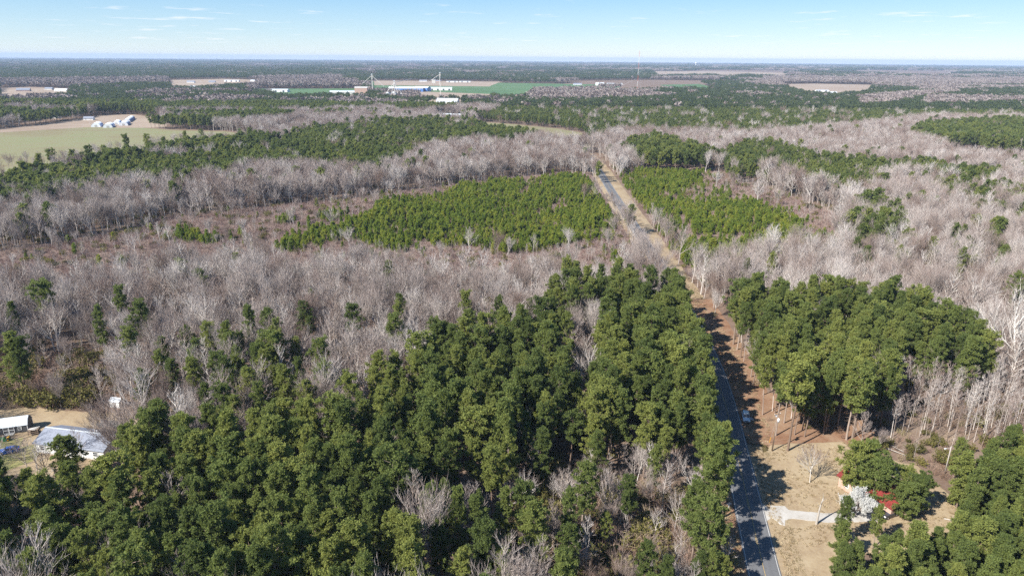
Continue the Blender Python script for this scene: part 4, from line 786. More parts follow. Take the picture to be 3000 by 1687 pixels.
def bare_shape(seed, Ht, form, n1, n2, n3, n4, rk=1.25, tw=0.019, spread=1.0, twl=1.0):
    """leafless tree; form 0: one leader to the top, 1: spreading limbs, 2: slim pole with short branches"""
    rg = np.random.default_rng(seed)
    big, small, tws = [], [], []
    up = np.array([0, 0, 1.])
    def curve(p, d, L, r0, r1, n, lift, wob, store):
        out = [p]; q = p; dd = d
        for i in range(n):
            dd = rot_to(dd + up*lift/n + rg.normal(size=3)*wob)
            q2 = q + dd*L/n
            a = r0 + (r1-r0)*i/n; b = r0 + (r1-r0)*(i+1)/n
            store.append((q, q2, a, b)); q = q2; out.append(q)
        return out
    def along(poly, t):
        k_ = t*(len(poly)-1); i = min(int(k_), len(poly)-2); f = k_-i
        return poly[i]*(1-f)+poly[i+1]*f, rot_to(poly[i+1]-poly[i])
    def child_dir(d, ang):
        e = rg.normal(size=3); e -= d*np.dot(e, d); e = rot_to(e)
        return rot_to(d*np.cos(ang)+e*np.sin(ang))
    r = 0.0105*Ht*rk
    th = {0: 0.95, 1: 0.38, 2: 0.97}[form]*Ht
    trunk = curve(np.array([0, 0, -0.3]), up, th+0.3, r, r*(0.18 if form != 1 else 0.72), 7, 0.15, 0.035 if form != 1 else 0.05, big)
    L1 = []
    for i in range(n1):
        t = (i+rg.random()*0.9)/n1
        if form == 0:
            tt = 0.32+0.66*t; p, d = along(trunk, tt)
            L = Ht*(0.36*(1-0.72*t)+0.04)*spread*(0.75+0.5*rg.random()); an = R(52-18*t)+rg.normal()*0.12
        elif form == 1:
            tt = 0.70+0.30*t; p, d = along(trunk, min(tt, 1.0))
            L = Ht*0.60*(0.8+0.35*rg.random()); an = R(12+36*rg.random())*spread
        else:
            tt = 0.45+0.53*t; p, d = along(trunk, tt)
            L = Ht*0.16*(1.15-0.8*t)*(0.7+0.6*rg.random()); an = R(55)+rg.normal()*0.15
        a = i*2.4+rg.normal()*0.4
        e = np.array([np.cos(a), np.sin(a), 0]); e = rot_to(e-d*np.dot(e, d))
        cd = rot_to(d*np.cos(an)+e*np.sin(an))
        r1 = r*{0: 0.42, 1: 0.58, 2: 0.20}[form]*(1.1-0.5*t)
        L1.append((curve(p, cd, L, r1, r1*0.28, 5, 0.45, 0.10, big), L, r1))
    if form == 1: L1.append((curve(trunk[-1], up, Ht*0.58, r*0.5, r*0.1, 5, 0.2, 0.10, big), Ht*0.58, r*0.5))
    for poly, L, r1 in L1:
        m2 = max(2, int(n2*(0.5+0.7*L/(Ht*0.4)))) if form != 2 else n2
        for j in range(m2):
            t = 0.22+0.76*(j+rg.random())/m2
            p, d = along(poly, min(t, 0.99))
            l2 = L*(0.46*(1.15-0.6*t))*(0.7+0.6*rg.random())
            r2 = r1*0.45*(1.1-0.6*t)+0.018
            q = curve(p, child_dir(d, R(34)+rg.normal()*0.2), l2, r2, r2*0.35, 3, 0.6, 0.10, small)
            for k_ in range(n3):
                t3 = 0.2+0.8*(k_+rg.random())/n3
                p3, d3 = along(q, min(t3, 0.99))
                l3 = max(0.5, l2*0.50*(0.6+0.8*rg.random()))
                d3c = rot_to(child_dir(d3, R(32)+rg.normal()*0.2)+up*0.45)
                e3 = p3+d3c*l3
                tws.append((p3, e3, tw*1.25))
                for h in range(n4):
                    t4 = 0.2+0.8*rg.random()
                    p4 = p3+(e3-p3)*t4
                    d4 = rot_to(child_dir(d3c, R(28)+rg.normal()*0.2)+up*0.55)
                    tws.append((p4, p4+d4*max(0.45, l3*0.62)*twl*(0.6+0.8*rg.random()), tw))
    parts_t = [tubes(big, 5), tubes(small, 3)]
    parts_c = []
    A = np.array([x[0] for x in tws]); B = np.array([x[1] for x in tws]); W = np.array([x[2] for x in tws])
    d = B-A; e = rg.normal(size=d.shape); e = np.cross(d, e); e /= np.linalg.norm(e, axis=1)[:, None]+1e-9
    v = np.stack([A-e*W[:, None], A+e*W[:, None], B], 1).reshape(-1, 3)
    parts_c.append((v, np.arange(len(v)).reshape(-1, 3)))
    return merge(parts_t), merge(parts_c)

def shrub_shape(seed, Ht, Wd, nst, ntw, tw, leaf=0):
    rg = np.random.default_rng(seed)
    A, B, W = [], [], []
    LC = []
    for i in range(nst):
        a = rg.random()*6.28; rr = Wd*np.sqrt(rg.random())
        p = np.array([np.cos(a)*rr*0.35, np.sin(a)*rr*0.35, 0])
        e = np.array([np.cos(a)*rr, np.sin(a)*rr, Ht*(0.55+0.5*rg.random())*(1-0.35*rr/Wd)])
        A.append(p); B.append(e); W.append(tw*1.6)
        for j in range(ntw):
            t = 0.25+0.75*rg.random(); q = p+(e-p)*t
            f = q+(rg.normal(size=3)*np.array([0.3, 0.3, 0.2])+np.array([0, 0, 0.22]))*Ht*0.42
            f[2] = max(f[2], 0.1)
            A.append(q); B.append(f); W.append(tw); LC.append(f)
    A, B, W = np.array(A), np.array(B), np.array(W)
    d = B-A; e = np.cross(d, rg.normal(size=d.shape)); e /= np.linalg.norm(e, axis=1)[:, None]+1e-9
    v = np.stack([A-e*W[:, None], A+e*W[:, None], B], 1).reshape(-1, 3)
    tw_ = (v, np.arange(len(v)).reshape(-1, 3))
    if not leaf: return tw_, None
    return tw_, blades(rg, np.array(LC), leaf, 0.22*Ht/2, 0.09*Ht/2, 0.2)

def lump_shape(seed, Rr, Hh, n, fuzz):
    """a far crown: a lumpy dome of small facets standing free of each other"""
    rg = np.random.default_rng(seed)
    d = rg.normal(size=(n, 3)); d[:, 2] = np.abs(d[:, 2])*1.1-0.25; d /= np.linalg.norm(d, axis=1)[:, None]
    c = d*np.array([Rr, Rr, Hh*0.36])*(0.75+0.35*rg.random((n, 1)))+np.array([0, 0, Hh*0.62])
    return blades(rg, c, 2, fuzz, fuzz*0.55, 0.1)

LIB = {}
def lib(kind, wood, crown, wmat, cmat):
    """one tree kind: separate trunk/crown meshes for single trees, and a joined one for the mass"""
    i = len(LIB.setdefault(kind, []))
    mw = np_mesh('trunk', wood[0], wood[1], wmat) if wood is not None else None
    mc = np_mesh('crown', crown[0], crown[1], cmat) if crown is not None else None
    prt = [(p, ix) for ix, p in enumerate((wood, crown)) if p is not None]
    v, f = merge([p for p, _ in prt])
    mi = np.concatenate([np.full(len(p[1]), ix if len(prt) == 2 else 0) for p, ix in prt])
    mats = [m for m, p in ((wmat, wood), (cmat, crown)) if p is not None]
    mj = np_mesh(kind + '_shape', v, f, mats, mi)
    LIB[kind].append((mw, mc, mj))

# tall pines
for i, (sd, Rc, cb, shp, nb) in enumerate([(1, 3.5, 0.36, 0, 52), (2, 3.1, 0.30, 1, 54), (3, 3.9, 0.42, 0, 48), (4, 3.3, 0.46, 2, 44), (5, 3.7, 0.30, 1, 58), (6, 3.0, 0.36, 1, 50), (7, 4.1, 0.48, 2, 44), (8, 3.3, 0.40, 0, 46)]):
    w, c = pine_shape(sd, 20.0, Rc*0.92, cb, int(nb*1.0), 6, 6, 7, 0.44, 0.088, shape=shp, padr=0.40, bare_stubs=8)
    lib('pine', w, c, BARK_PINE, PINE)
for i, (sd, Rc, cb, shp) in enumerate([(21, 4.2, 0.52, 2), (22, 3.6, 0.58, 2), (23, 3.9, 0.62, 2)]):
    w, c = pine_shape(sd, 20.0, Rc, cb, 24, 4, 9, 8, 0.46, 0.13, shape=shp, bare_stubs=10, lean=0.01, padr=0.72)
    lib('openpine', w, c, BARK_PINE, PINE)
for i in range(5):
    w, c = pine_shape(40+i, 16.0, 2.9+0.3*(i % 3), 0.40, 24, 3, 5, 6, 0.80, 0.25, shape=(0, 0, 1, 2, 0)[i], bare_stubs=2, padr=0.62)
    lib('midpine', w, c, BARK_PINE, PINE)
for i in range(4):
    lib('farpine', None, lump_shape(60+i, 3.7, 15.0, 60, 1.7), BARK_PINE, PINE_FAR)
for i, (sd, Rc) in enumerate([(31, 5.6), (32, 5.0)]):
    w, c = pine_shape(sd, 14.0, Rc, 0.22, 34, 6, 9, 8, 0.46, 0.13, shape=0, bare_stubs=3, padr=0.55)
    lib('yardpine', w, c, BARK_PINE, PINE)
for i, (sd, Rc) in enumerate([(35, 2.7), (36, 3.1), (37, 2.4)]):
    w, c = pine_shape(sd, 14.0, Rc, 0.10, 48, 5, 6, 8, 0.46, 0.095, shape=1, bare_stubs=2, padr=0.44)
    lib('bushypine', w, c, BARK_PINE, PINE)
# young plantation pines
for i in range(5):
    w, c = pine_shape(80+i, 5.4, 1.25+0.14*(i % 3), 0.05, 22, 3, 4, 6, 0.50, 0.12, shape=1, bare_stubs=0, padr=0.66)
    lib('young', w, c, BARK_PINE, YOUNG)
# leafless trees
for i, (sd, fm, n1, n2, n3, n4, sp) in enumerate([(101, 0, 17, 7, 4, 2, 1.0), (102, 1, 6, 13, 5, 2, 1.0), (103, 0, 20, 6, 4, 2, 0.75), (104, 1, 7, 12, 5, 2, 0.8), (105, 0, 15, 8, 4, 2, 1.2), (106, 1, 5, 14, 5, 3, 1.2)]):
    w, c = bare_shape(sd, 17.0, fm, n1, n2, n3, n4, spread=sp)
    lib('bare', w, c, BARK, TWIG)
for i, sd in enumerate((121, 122, 123)):
    w, c = bare_shape(sd, 15.0, 2, 16, 4, 3, 2, rk=0.75, tw=0.018)
    lib('sapling', w, c, BARK, TWIG)
for i, (sd, fm) in enumerate([(131, 0), (132, 1), (133, 0), (134, 1)]):
    w, c = bare_shape(sd, 16.0, fm, (16, 6)[fm], (6, 10)[fm], 4, 2, tw=0.042, rk=1.35, twl=1.3)
    lib('midbare', w, c, BARK, TWIG)
for i in range(3):
    lib('farbare', None, lump_shape(160+i, 3.9, 13.5, 54, 1.8), BARK, BARK_FAR)
# shrubs
for i in range(4):
    t_, l_ = shrub_shape(200+i, 2.0+0.35*i, 1.5, 16, 9, 0.020)
    lib('brush', None, t_, BRUSHM, BRUSHM)
for i in range(3):
    t_, l_ = shrub_shape(210+i, 2.3, 1.5, 30, 12, 0.017)
    lib('redbrush', None, t_, RED_BRUSH, RED_BRUSH)
for i in range(3):
    t_, l_ = shrub_shape(220+i, 2.6, 1.7, 16, 8, 0.02, leaf=5)
    lib('olive', t_, l_, BRUSHM, OLIVE)
# far woods by the hectare
def patch_shape(seed, rad, n, Hh, fz, blob, fac):
    rg = np.random.default_rng(seed); parts = []
    for i in range(n):
        a = rg.random()*6.28; rr = rad*np.sqrt(rg.random())
        v, f = lump_shape(seed*100+i, blob*(0.8+0.5*rg.random()), Hh*(0.75+0.45*rg.random()), fac, fz)
        parts.append((v+np.array([np.cos(a)*rr, np.sin(a)*rr, 0]), f))
    return merge(parts)
for i in range(3):
    lib('pinepatch', None, patch_shape(300+i, 42, 46, 15, 3.0, 5.0, 20), BARK_PINE, PINE_FAR)
    lib('barepatch', None, patch_shape(310+i, 42, 46, 13.5, 3.0, 5.0, 20), BARK, BARK_FAR)

# ------------------------------------------------------------------ planting
def cover(P):
    k_ = np.zeros(len(P), int); hs = np.ones(len(P))
    n = fnoise(P[:, 0], P[:, 1]*0.8, 420.0); n2 = fnoise(P[:, 0]+5000, P[:, 1], 900.0)
    k_[:] = KIND['bare']; k_[(n > 0.47) & (P[:, 1] > 1000)] = KIND['pine']; hs[:] = 0.8
    k_[(n2 > np.where(P[:, 1] > 3000, 0.57, 0.64)) & (P[:, 1] > 1200)] = KIND['open']
    for t, hh, poly in COVER:
        m = in_poly(P, poly); k_[m] = KIND[t]; hs[m] = hh
    ro = road_off(P)
    tight = (P[:, 1] > 225) & (P[:, 1] < 400)
    k_[(ro > np.where(tight, -4.2, -7.2)) & (ro < np.where(tight, 9.0, np.where(P[:, 1] > 400, 12.5, 9.5))) & (P[:, 1] < RP[-1, 1]-20)] = KIND['open']
    for poly in KEEP_OUT:
        k_[in_poly(P, poly)] = KIND['open']
    return k_, hs
NO_BARE = [(62, 92), (125, 92), (125, 150), (99, 141), (62, 141)]      # the yard corner keeps its pines only
KINDS = ['pine', 'mixpine', 'mixpine2', 'bushy', 'bare', 'mixed', 'young', 'youngbrush', 'brush', 'brushwood', 'thicket', 'sapling', 'open']
KIND = {n: i for i, n in enumerate(KINDS)}

def grid(y0, y1, cell, seed, half=0.80, margin=35.0, jit=0.85):
    rg = np.random.default_rng(seed)
    ys = np.arange(y0, y1, cell)
    out = []
    for y in ys:
        hw = y*half+margin
        xs = np.arange(-hw, hw, cell)
        p = np.stack([xs, np.full(len(xs), y)], 1)
        out.append(p)
    P = np.concatenate(out)
    P += (rg.random(P.shape)-0.5)*cell*jit
    return P, rg

PLANT = {}          # kind -> list of arrays [x,y,scale,rot,variant]
def plant(kind, P, sc, rg):
    n = len(P)
    if not n: return
    v = rg.integers(0, len(LIB[kind]), n)
    PLANT.setdefault(kind, []).append(np.column_stack([P, np.broadcast_to(sc, (n,)), rg.random(n)*6.283, v]))

Y_NEAR, Y_MID, Y_FAR = 540.0, 1250.0, 3600.0
def is_(k_, *names): return np.isin(k_, [KIND[n] for n in names])

# near pines (hand-set ones first; the grid keeps clear of them)
HP = np.array([(x, y) for x, y, h, kd in HAND]) if HAND else np.zeros((0, 2))
def clear_of(P, Q, d):
    if not len(Q): return np.ones(len(P), bool)
    ok = np.ones(len(P), bool)
    for q in Q: ok &= (np.hypot(P[:, 0]-q[0], P[:, 1]-q[1]) > d)
    return ok
P, rg = grid(62, Y_NEAR, 4.6, 1)
k_, hs = cover(P)
pr = np.where(is_(k_, 'pine'), 0.93, np.where(is_(k_, 'mixpine'), 0.42, np.where(is_(k_, 'mixpine2'), 0.74, np.where(is_(k_, 'thicket'), 0.15, np.where(is_(k_, 'bare'), np.where(P[:, 0] > 130, 0.045, 0.022), np.where(is_(k_, 'mixed'), 0.9*(fnoise(P[:, 0], P[:, 1], 60) > 0.46), 0))))))
m = (rg.random(len(P)) < pr) & clear_of(P, HP, 3.9)
P_, h_ = P[m], hs[m]*(0.74+0.40*rg.random(m.sum()))
nr = P_[:, 1] < 330
op = nr & (rg.random(len(P_)) < 0.13)
plant('openpine', P_[op], h_[op]*1.02, rg)
nr2 = nr & ~op
plant('pine', P_[nr2], h_[nr2], rg)
plant('midpine', P_[~nr], h_[~nr]*1.25, rg)
for kd in ('pine', 'openpine', 'yardpine'):
    q = [(x, y, h) for x, y, h, k2 in HAND if k2 == kd]
    if q:
        q = np.array(q); plant(kd, q[:, :2], q[:, 2]/(14.0 if kd == 'yardpine' else 20.0), rg)
P, rg = grid(85, 160, 3.7, 21)
k_, hs = cover(P)
m = is_(k_, 'bushy') & (rg.random(len(P)) < 0.92) & clear_of(P, HP, 2.8)
plant('bushypine', P[m], (0.62+0.36*rg.random(m.sum())), rg)
# near leafless trees
P, rg = grid(62, Y_NEAR, 4.85, 2)
k_, hs = cover(P)
pr = np.where(is_(k_, 'bare'), 0.95, np.where(is_(k_, 'pine'), 0.13, np.where(is_(k_, 'mixpine', 'mixpine2'), 0.32, np.where(is_(k_, 'thicket'), 0.70, np.where(is_(k_, 'mixed'), 0.8*(fnoise(P[:, 0], P[:, 1], 60) <= 0.46), np.where(is_(k_, 'brushwood'), 0.22, np.where(is_(k_, 'brush'), 0.10, 0)))))))
m = (rg.random(len(P)) < pr) & clear_of(P, HP, 2.5) & ~in_poly(P, NO_BARE)
P_, kk = P[m], k_[m]
h_ = (0.52+0.62*rg.random(m.sum())**1.3+0.12*(fnoise(P_[:, 0], P_[:, 1], 30)-0.5)*2)*np.where(np.isin(kk, [KIND['thicket'], KIND['brushwood'], KIND['brush']]), 0.62, np.where(kk == KIND['pine'], 0.8, 1.0))
nr = P_[:, 1] < 400
plant('bare', P_[nr], h_[nr], rg); plant('midbare', P_[~nr], h_[~nr]*1.08, rg)
for kd in ('bare',):
    q = [(x, y, h) for x, y, h, k2 in HAND if k2 == kd]
    if q:
        q = np.array(q); plant(kd, q[:, :2], q[:, 2]/17.0, rg)
P, rg = grid(62, Y_NEAR, 2.6, 3)
k_, hs = cover(P)
pr = np.where(is_(k_, 'sapling'), 0.85, np.where(is_(k_, 'thicket'), 0.10, np.where(is_(k_, 'bare'), 0.10, np.where(is_(k_, 'youngbrush'), 0.16, np.where(is_(k_, 'brush'), 0.16, np.where(is_(k_, 'pine', 'mixpine', 'mixpine2'), 0.03, 0))))))
m = (rg.random(len(P)) < pr) & ~in_poly(P, NO_BARE)
plant('sapling', P[m], (0.55+0.5*rg.random(m.sum()))*np.where(is_(k_[m], 'brush', 'youngbrush'), 0.45, 1.0), rg)
# young pines
P, rg = grid(300, 760, 2.1, 4)
k_, hs = cover(P)
gap = fnoise(P[:, 0], P[:, 1], 11)
pr = np.where(is_(k_, 'young'), np.where(gap > np.where(P[:, 0] < -70, 0.34, 0.43), 0.90, 0.12), np.where(is_(k_, 'youngbrush'), 0.16*(gap > 0.4), np.where(is_(k_, 'brush'), 0.012, 0)))
m = rg.random(len(P)) < pr
plant('young', P[m], (0.42+0.62*rg.random(m.sum())**1.3)*(0.75+0.5*fnoise(P[m][:, 0], P[m][:, 1], 22)), rg)
# undergrowth
P, rg = grid(70, 720, 2.3, 5)
k_, hs = cover(P)
pr = np.where(is_(k_, 'brush'), 0.98, np.where(is_(k_, 'youngbrush'), 0.95, np.where(is_(k_, 'young'), 0.75, np.where(is_(k_, 'brushwood', 'thicket'), 0.95, np.where(is_(k_, 'bare'), 0.22, np.where(is_(k_, 'sapling'), 0.5, np.where(is_(k_, 'pine', 'mixpine', 'mixpine2'), 0.10, 0)))))))
pr = np.where(P[:, 1] > 420, pr*np.where(is_(k_, 'bare', 'pine'), 0.3, 1.0), pr)
m = rg.random(len(P)) < pr
P_, kk = P[m], k_[m]
u = rg.random(len(P_)); red = np.isin(kk, [KIND['brush'], KIND['young'], KIND['youngbrush']]) & (P_[:, 1] > 250)
ol = (~red & (u < 0.22)) | (red & (u < 0.06))
sc = (0.5+0.9*rg.random(len(P_)))*(0.7+0.6*fnoise(P_[:, 0], P_[:, 1], 25)); sc = np.where(np.isin(kk, [KIND['brushwood'], KIND['thicket']]), sc*1.5, sc)
plant('redbrush', P_[red & ~ol], sc[red & ~ol], rg)
plant('olive', P_[ol], sc[ol], rg)
plant('brush', P_[~red & ~ol], sc[~red & ~ol], rg)
# middle distance
P, rg = grid(Y_NEAR, Y_MID, 6.4, 6)
k_, hs = cover(P)
mx = fnoise(P[:, 0], P[:, 1], 70)
pr = np.where(is_(k_, 'pine'), 0.93, np.where(is_(k_, 'mixed'), 0.9*(mx > 0.45), np.where(is_(k_, 'bare'), 0.02, 0)))
m = rg.random(len(P)) < pr
plant('midpine', P[m], hs[m]*1.25*(0.85+0.3*rg.random(m.sum())), rg)
P, rg = grid(Y_NEAR, Y_MID, 5.6, 7)
k_, hs = cover(P)
mx = fnoise(P[:, 0], P[:, 1], 70)
pr = np.where(is_(k_, 'bare'), 0.95, np.where(is_(k_, 'mixed'), 0.9*(mx <= 0.46), np.where(is_(k_, 'pine'), 0.03, np.where(is_(k_, 'brush', 'youngbrush'), 0.05, 0))))
m = rg.random(len(P)) < pr
plant('midbare', P[m], (0.72+0.42*rg.random(m.sum())), rg)
# far
P, rg = grid(Y_MID, Y_FAR, 10.0, 8, half=0.78)
k_, hs = cover(P)
mx = fnoise(P[:, 0], P[:, 1], 110)
u = rg.random(len(P))
mp = (is_(k_, 'pine') & (u < 0.94)) | (is_(k_, 'mixed') & (mx > 0.45) & (u < 0.95)) | (is_(k_, 'bare') & (u < 0.05))
mb = (is_(k_, 'bare') & (u >= 0.05) & (u < 0.97)) | (is_(k_, 'mixed') & (mx <= 0.45) & (u < 0.95)) | (is_(k_, 'pine') & (u >= 0.97))
plant('farpine', P[mp], 1.2*np.maximum(hs[mp], 0.85)*(0.82+0.4*rg.random(mp.sum())), rg)
plant('farbare', P[mb], 1.2*(0.85+0.35*rg.random(mb.sum())), rg)
# the country beyond
for y0, y1, cell, sd, scl in ((Y_FAR, 9000, 70, 9, 1.0), (9000, 15000, 130, 10, 1.5), (15000, 22800, 230, 12, 2.2)):
    P, rg = grid(y0, y1, cell, sd, half=0.78)
    k_, hs = cover(P)
    u = rg.random(len(P))
    mp = (is_(k_, 'pine') & (u < 0.9)) | (is_(k_, 'bare', 'mixed') & (u < 0.22))
    mb = ~mp & (is_(k_, 'pine', 'bare', 'mixed'))
    plant('pinepatch', P[mp], scl, rg); plant('barepatch', P[mb], scl, rg)

# ------------------------------------------------------------------ trees as single things, the rest as masses
def to_img(X, Y, Z):
    c, s_ = math.cos(PITCH), math.sin(PITCH)
    z = Z-CAM_H
    fy = Y*c-z*s_; up_ = Y*s_+z*c
    return X/fy*683+512, 287-up_/fy*683, fy

def stand_of(x, y):
    for nm, poly in STANDS:
        if in_poly(np.array([[x, y]]), poly)[0]: return nm
    return None

ORD = ['first', 'second', 'third', 'fourth', 'fifth', 'sixth', 'seventh', 'eighth', 'ninth', 'tenth', 'eleventh', 'twelfth', 'thirteenth', 'fourteenth', 'fifteenth', 'sixteenth', 'seventeenth', 'eighteenth', 'nineteenth', 'twentieth', 'twenty-first', 'twenty-second', 'twenty-third', 'twenty-fourth']
def tree_label(kind, row):
    x, y, s_, rz, v = row
    ro = float(road_off(np.array([[x, y]]))[0])
    fl = int(max(0, abs(ro)-6)/9)
    file_ = (ORD[fl]+' file from the road') if fl < 24 else 'far from the road'
    if kind == 'yardpine':
        spots = {(78.6, 126.2): 'spreading pine just behind the white blossoming tree', (82.2, 123.4): 'lowest pine in front of the red roof',
                 (76.2, 130.0): 'tallest spreading pine on the yard tree side of the red roof', (85.6, 127.6): 'full pine against the far gable of the red roofed house',
                 (80.0, 131.8): 'wide pine standing behind the red roof', (83.4, 121.8): 'short pine beside the dark car by the red roofed house',
                 (86.6, 124.4): 'low branched pine at the sandy end of the red roofed house'}
        if ro > 0:
            q = min(spots, key=lambda p_: (p_[0]-x)**2+(p_[1]-y)**2)
            return spots[q], 'pines against the red roofed house'
        return 'low spreading pine in front of the white house', 'pines around the white house'
    if kind in ('pine', 'openpine', 'bushypine'):
        h = s_*(14 if kind == 'bushypine' else 20)
        size = 'tall' if h > 19.5 else 'mid-sized' if h > 15 else 'short'
        look = {'pine': ['round crowned', 'full crowned', 'broad crowned', 'lopsided', 'bushy', 'pointed', 'wide lopsided', 'narrow crowned'], 'openpine': ['open crowned', 'high crowned', 'sparse crowned'], 'bushypine': ['low branched', 'dense', 'slender']}[kind][int(v)]
        if ro > 0:
            if kind == 'bushypine': pl = 'in the thicket below the red house'
            elif y < 134 and x < 84+0.55*(y-100): pl = 'between red house and driveway'
            elif y < 150: pl = 'beyond the lamp pole'
            elif y < 165: pl = 'just behind the utility pole'
            elif y < 185: pl = 'behind the utility pole'
            elif y < 205: pl = 'midway back behind the utility pole'
            elif y < 240: pl = 'far behind the utility pole'
            else: pl = 'amid leafless woods'
        else:
            if y > 450: pl = 'by the pale green field'
            elif y > 250: pl = 'amid leafless woods'
            elif x < -60: pl = 'around the white house' if y > 125 else 'below the white house'
            elif y < 115: pl = 'opposite the yard, nearest rank'
            elif y < 130: pl = 'opposite the driveway'
            elif y < 145: pl = 'opposite the utility pole'
            elif y < 160: pl = 'opposite the silver car'
            elif y < 180: pl = 'past the silver car'
            elif y < 200: pl = 'towards the back of its stand'
            else: pl = 'at the back of its stand'
        return '%s %s pine, %s, %s' % (size, look, file_, pl), 'pines '+pl
    if kind == 'bare':
        h = s_*17
        size = 'tall' if h > 15.5 else 'mid-sized' if h > 11 else 'small'
        look = ['straight stemmed', 'fan limbed', 'slim', 'upright limbed', 'wide', 'spreading'][int(v)]
        if ro > 0:
            if y < 150: pl = 'near the red roofed house'
            elif y < 205: pl = 'inside the utility pole stand'
            elif y < 245: pl = 'just behind the utility pole stand'
            else: pl = 'well behind the utility pole stand'
        else:
            if y < 125: pl = 'opposite the driveway'
            elif y < 165: pl = 'around the white house' if x < -60 else 'inside the roadside pine stand'
            elif y < 205: pl = 'behind the white house' if x < -50 else 'behind the roadside pine stand'
            elif y < 235: pl = 'in the near grey woods'
            else: pl = 'deeper in the grey woods'
        return '%s %s leafless tree, %s, %s' % (size, look, file_, pl), 'leafless trees '+pl
    h = s_*5.4
    size = 'tall' if h > 6 else 'middling' if h > 4.6 else 'low'
    pl = 'in the larger plantation' if ro < 0 else 'in the smaller plantation'
    return '%s bright young pine, %s, %s' % (size, file_, pl), 'young pines '+pl

def single_trees(kind, rows, limit, name, cat, noun, hbase):
    """the trees that show largest become things of their own; the rest come back"""
    ix, iy, dep = to_img(rows[:, 0], rows[:, 1], rows[:, 2]*hbase*0.75)
    vis = (ix > -12) & (ix < 1036) & (iy > 0) & (iy < 590)
    size = np.where(vis, rows[:, 2]*hbase/dep, -1)
    order = np.argsort(-size)[:limit]
    order = order[size[order] > 0]
    keep = np.zeros(len(rows), bool); keep[order] = True
    return keep

def set_tree(name, label, cat, group, row, kind, z=0.0):
    x, y, s_, rz, v = row
    mw, mc, _ = LIB[kind][int(v)]
    r = thing(name, label, cat, (x, y, z), rz, group)
    wd = s_*(0.80+0.30*rng.random()) if 'pine' in name else s_
    r.scale = (wd, wd, s_)
    tl = rng.normal(size=2)*0.025
    r.rotation_euler = (tl[0], tl[1], rz)
    for nm, me in (('trunk', mw), ('crown', mc)):
        if me is None: continue
        c = bpy.data.objects.new(nm, me); COL.objects.link(c); c.parent = r
    return r

def inst_group(kind):
    c = bpy.data.collections.new(kind + '_shapes')
    for i, (_, _, mj) in enumerate(LIB[kind]):
        o = bpy.data.objects.new('%s_shape_%02d' % (kind, i), mj); c.objects.link(o)
    nt = bpy.data.node_groups.new(kind + '_scatter', 'GeometryNodeTree')
    nt.interface.new_socket('Geometry', in_out='INPUT', socket_type='NodeSocketGeometry')
    nt.interface.new_socket('Geometry', in_out='OUTPUT', socket_type='NodeSocketGeometry')
    N, Lk = nt.nodes, nt.links
    gi, go = N.new('NodeGroupInput'), N.new('NodeGroupOutput')
    ci = N.new('GeometryNodeCollectionInfo'); ci.inputs['Collection'].default_value = c
    ci.inputs['Separate Children'].default_value = True; ci.inputs['Reset Children'].default_value = True
    ip = N.new('GeometryNodeInstanceOnPoints'); ip.inputs['Pick Instance'].default_value = True
    def attr(nm, ty):
        a = N.new('GeometryNodeInputNamedAttribute'); a.data_type = ty; a.inputs['Name'].default_value = nm
        return a.outputs['Attribute']
    Lk.new(gi.outputs[0], ip.inputs['Points']); Lk.new(ci.outputs[0], ip.inputs['Instance'])
    Lk.new(attr('var', 'INT'), ip.inputs['Instance Index'])
    e2r = N.new('FunctionNodeEulerToRotation')
    Lk.new(attr('rot', 'FLOAT_VECTOR'), e2r.inputs[0])
    Lk.new(e2r.outputs[0], ip.inputs['Rotation']); Lk.new(attr('scl', 'FLOAT_VECTOR'), ip.inputs['Scale'])
    Lk.new(ip.outputs[0], go.inputs[0])
    return nt

def mass(name, label, kind, rows, zs=None):
    n = len(rows)
    if not n: return
    me = bpy.data.meshes.new(name)
    me.vertices.add(n)
    co = np.column_stack([rows[:, 0], rows[:, 1], earth(rows[:, 0], rows[:, 1])]).astype(np.float32)
    me.vertices.foreach_set('co', co.ravel())
    a = me.attributes.new('var', 'INT', 'POINT'); a.data.foreach_set('value', rows[:, 4].astype(np.int32))
    rt = rng.normal(size=(n, 3))*0.03; rt[:, 2] = rows[:, 3]
    a = me.attributes.new('rot', 'FLOAT_VECTOR', 'POINT'); a.data.foreach_set('vector', rt.astype(np.float32).ravel())
    s3 = np.column_stack([rows[:, 2]]*3)
    if kind in ('pine', 'midpine', 'openpine'): s3[:, :2] *= (0.76+0.32*rng.random(n))[:, None]
    if zs is not None: s3[:, 2] = zs
    a = me.attributes.new('scl', 'FLOAT_VECTOR', 'POINT'); a.data.foreach_set('vector', s3.astype(np.float32).ravel())
    me.update()
    o = bpy.data.objects.new(name, me); COL.objects.link(o)
    md = o.modifiers.new('scatter', 'NODES'); md.node_group = inst_group(kind)
    tag(o, label, kind='stuff')
    return o

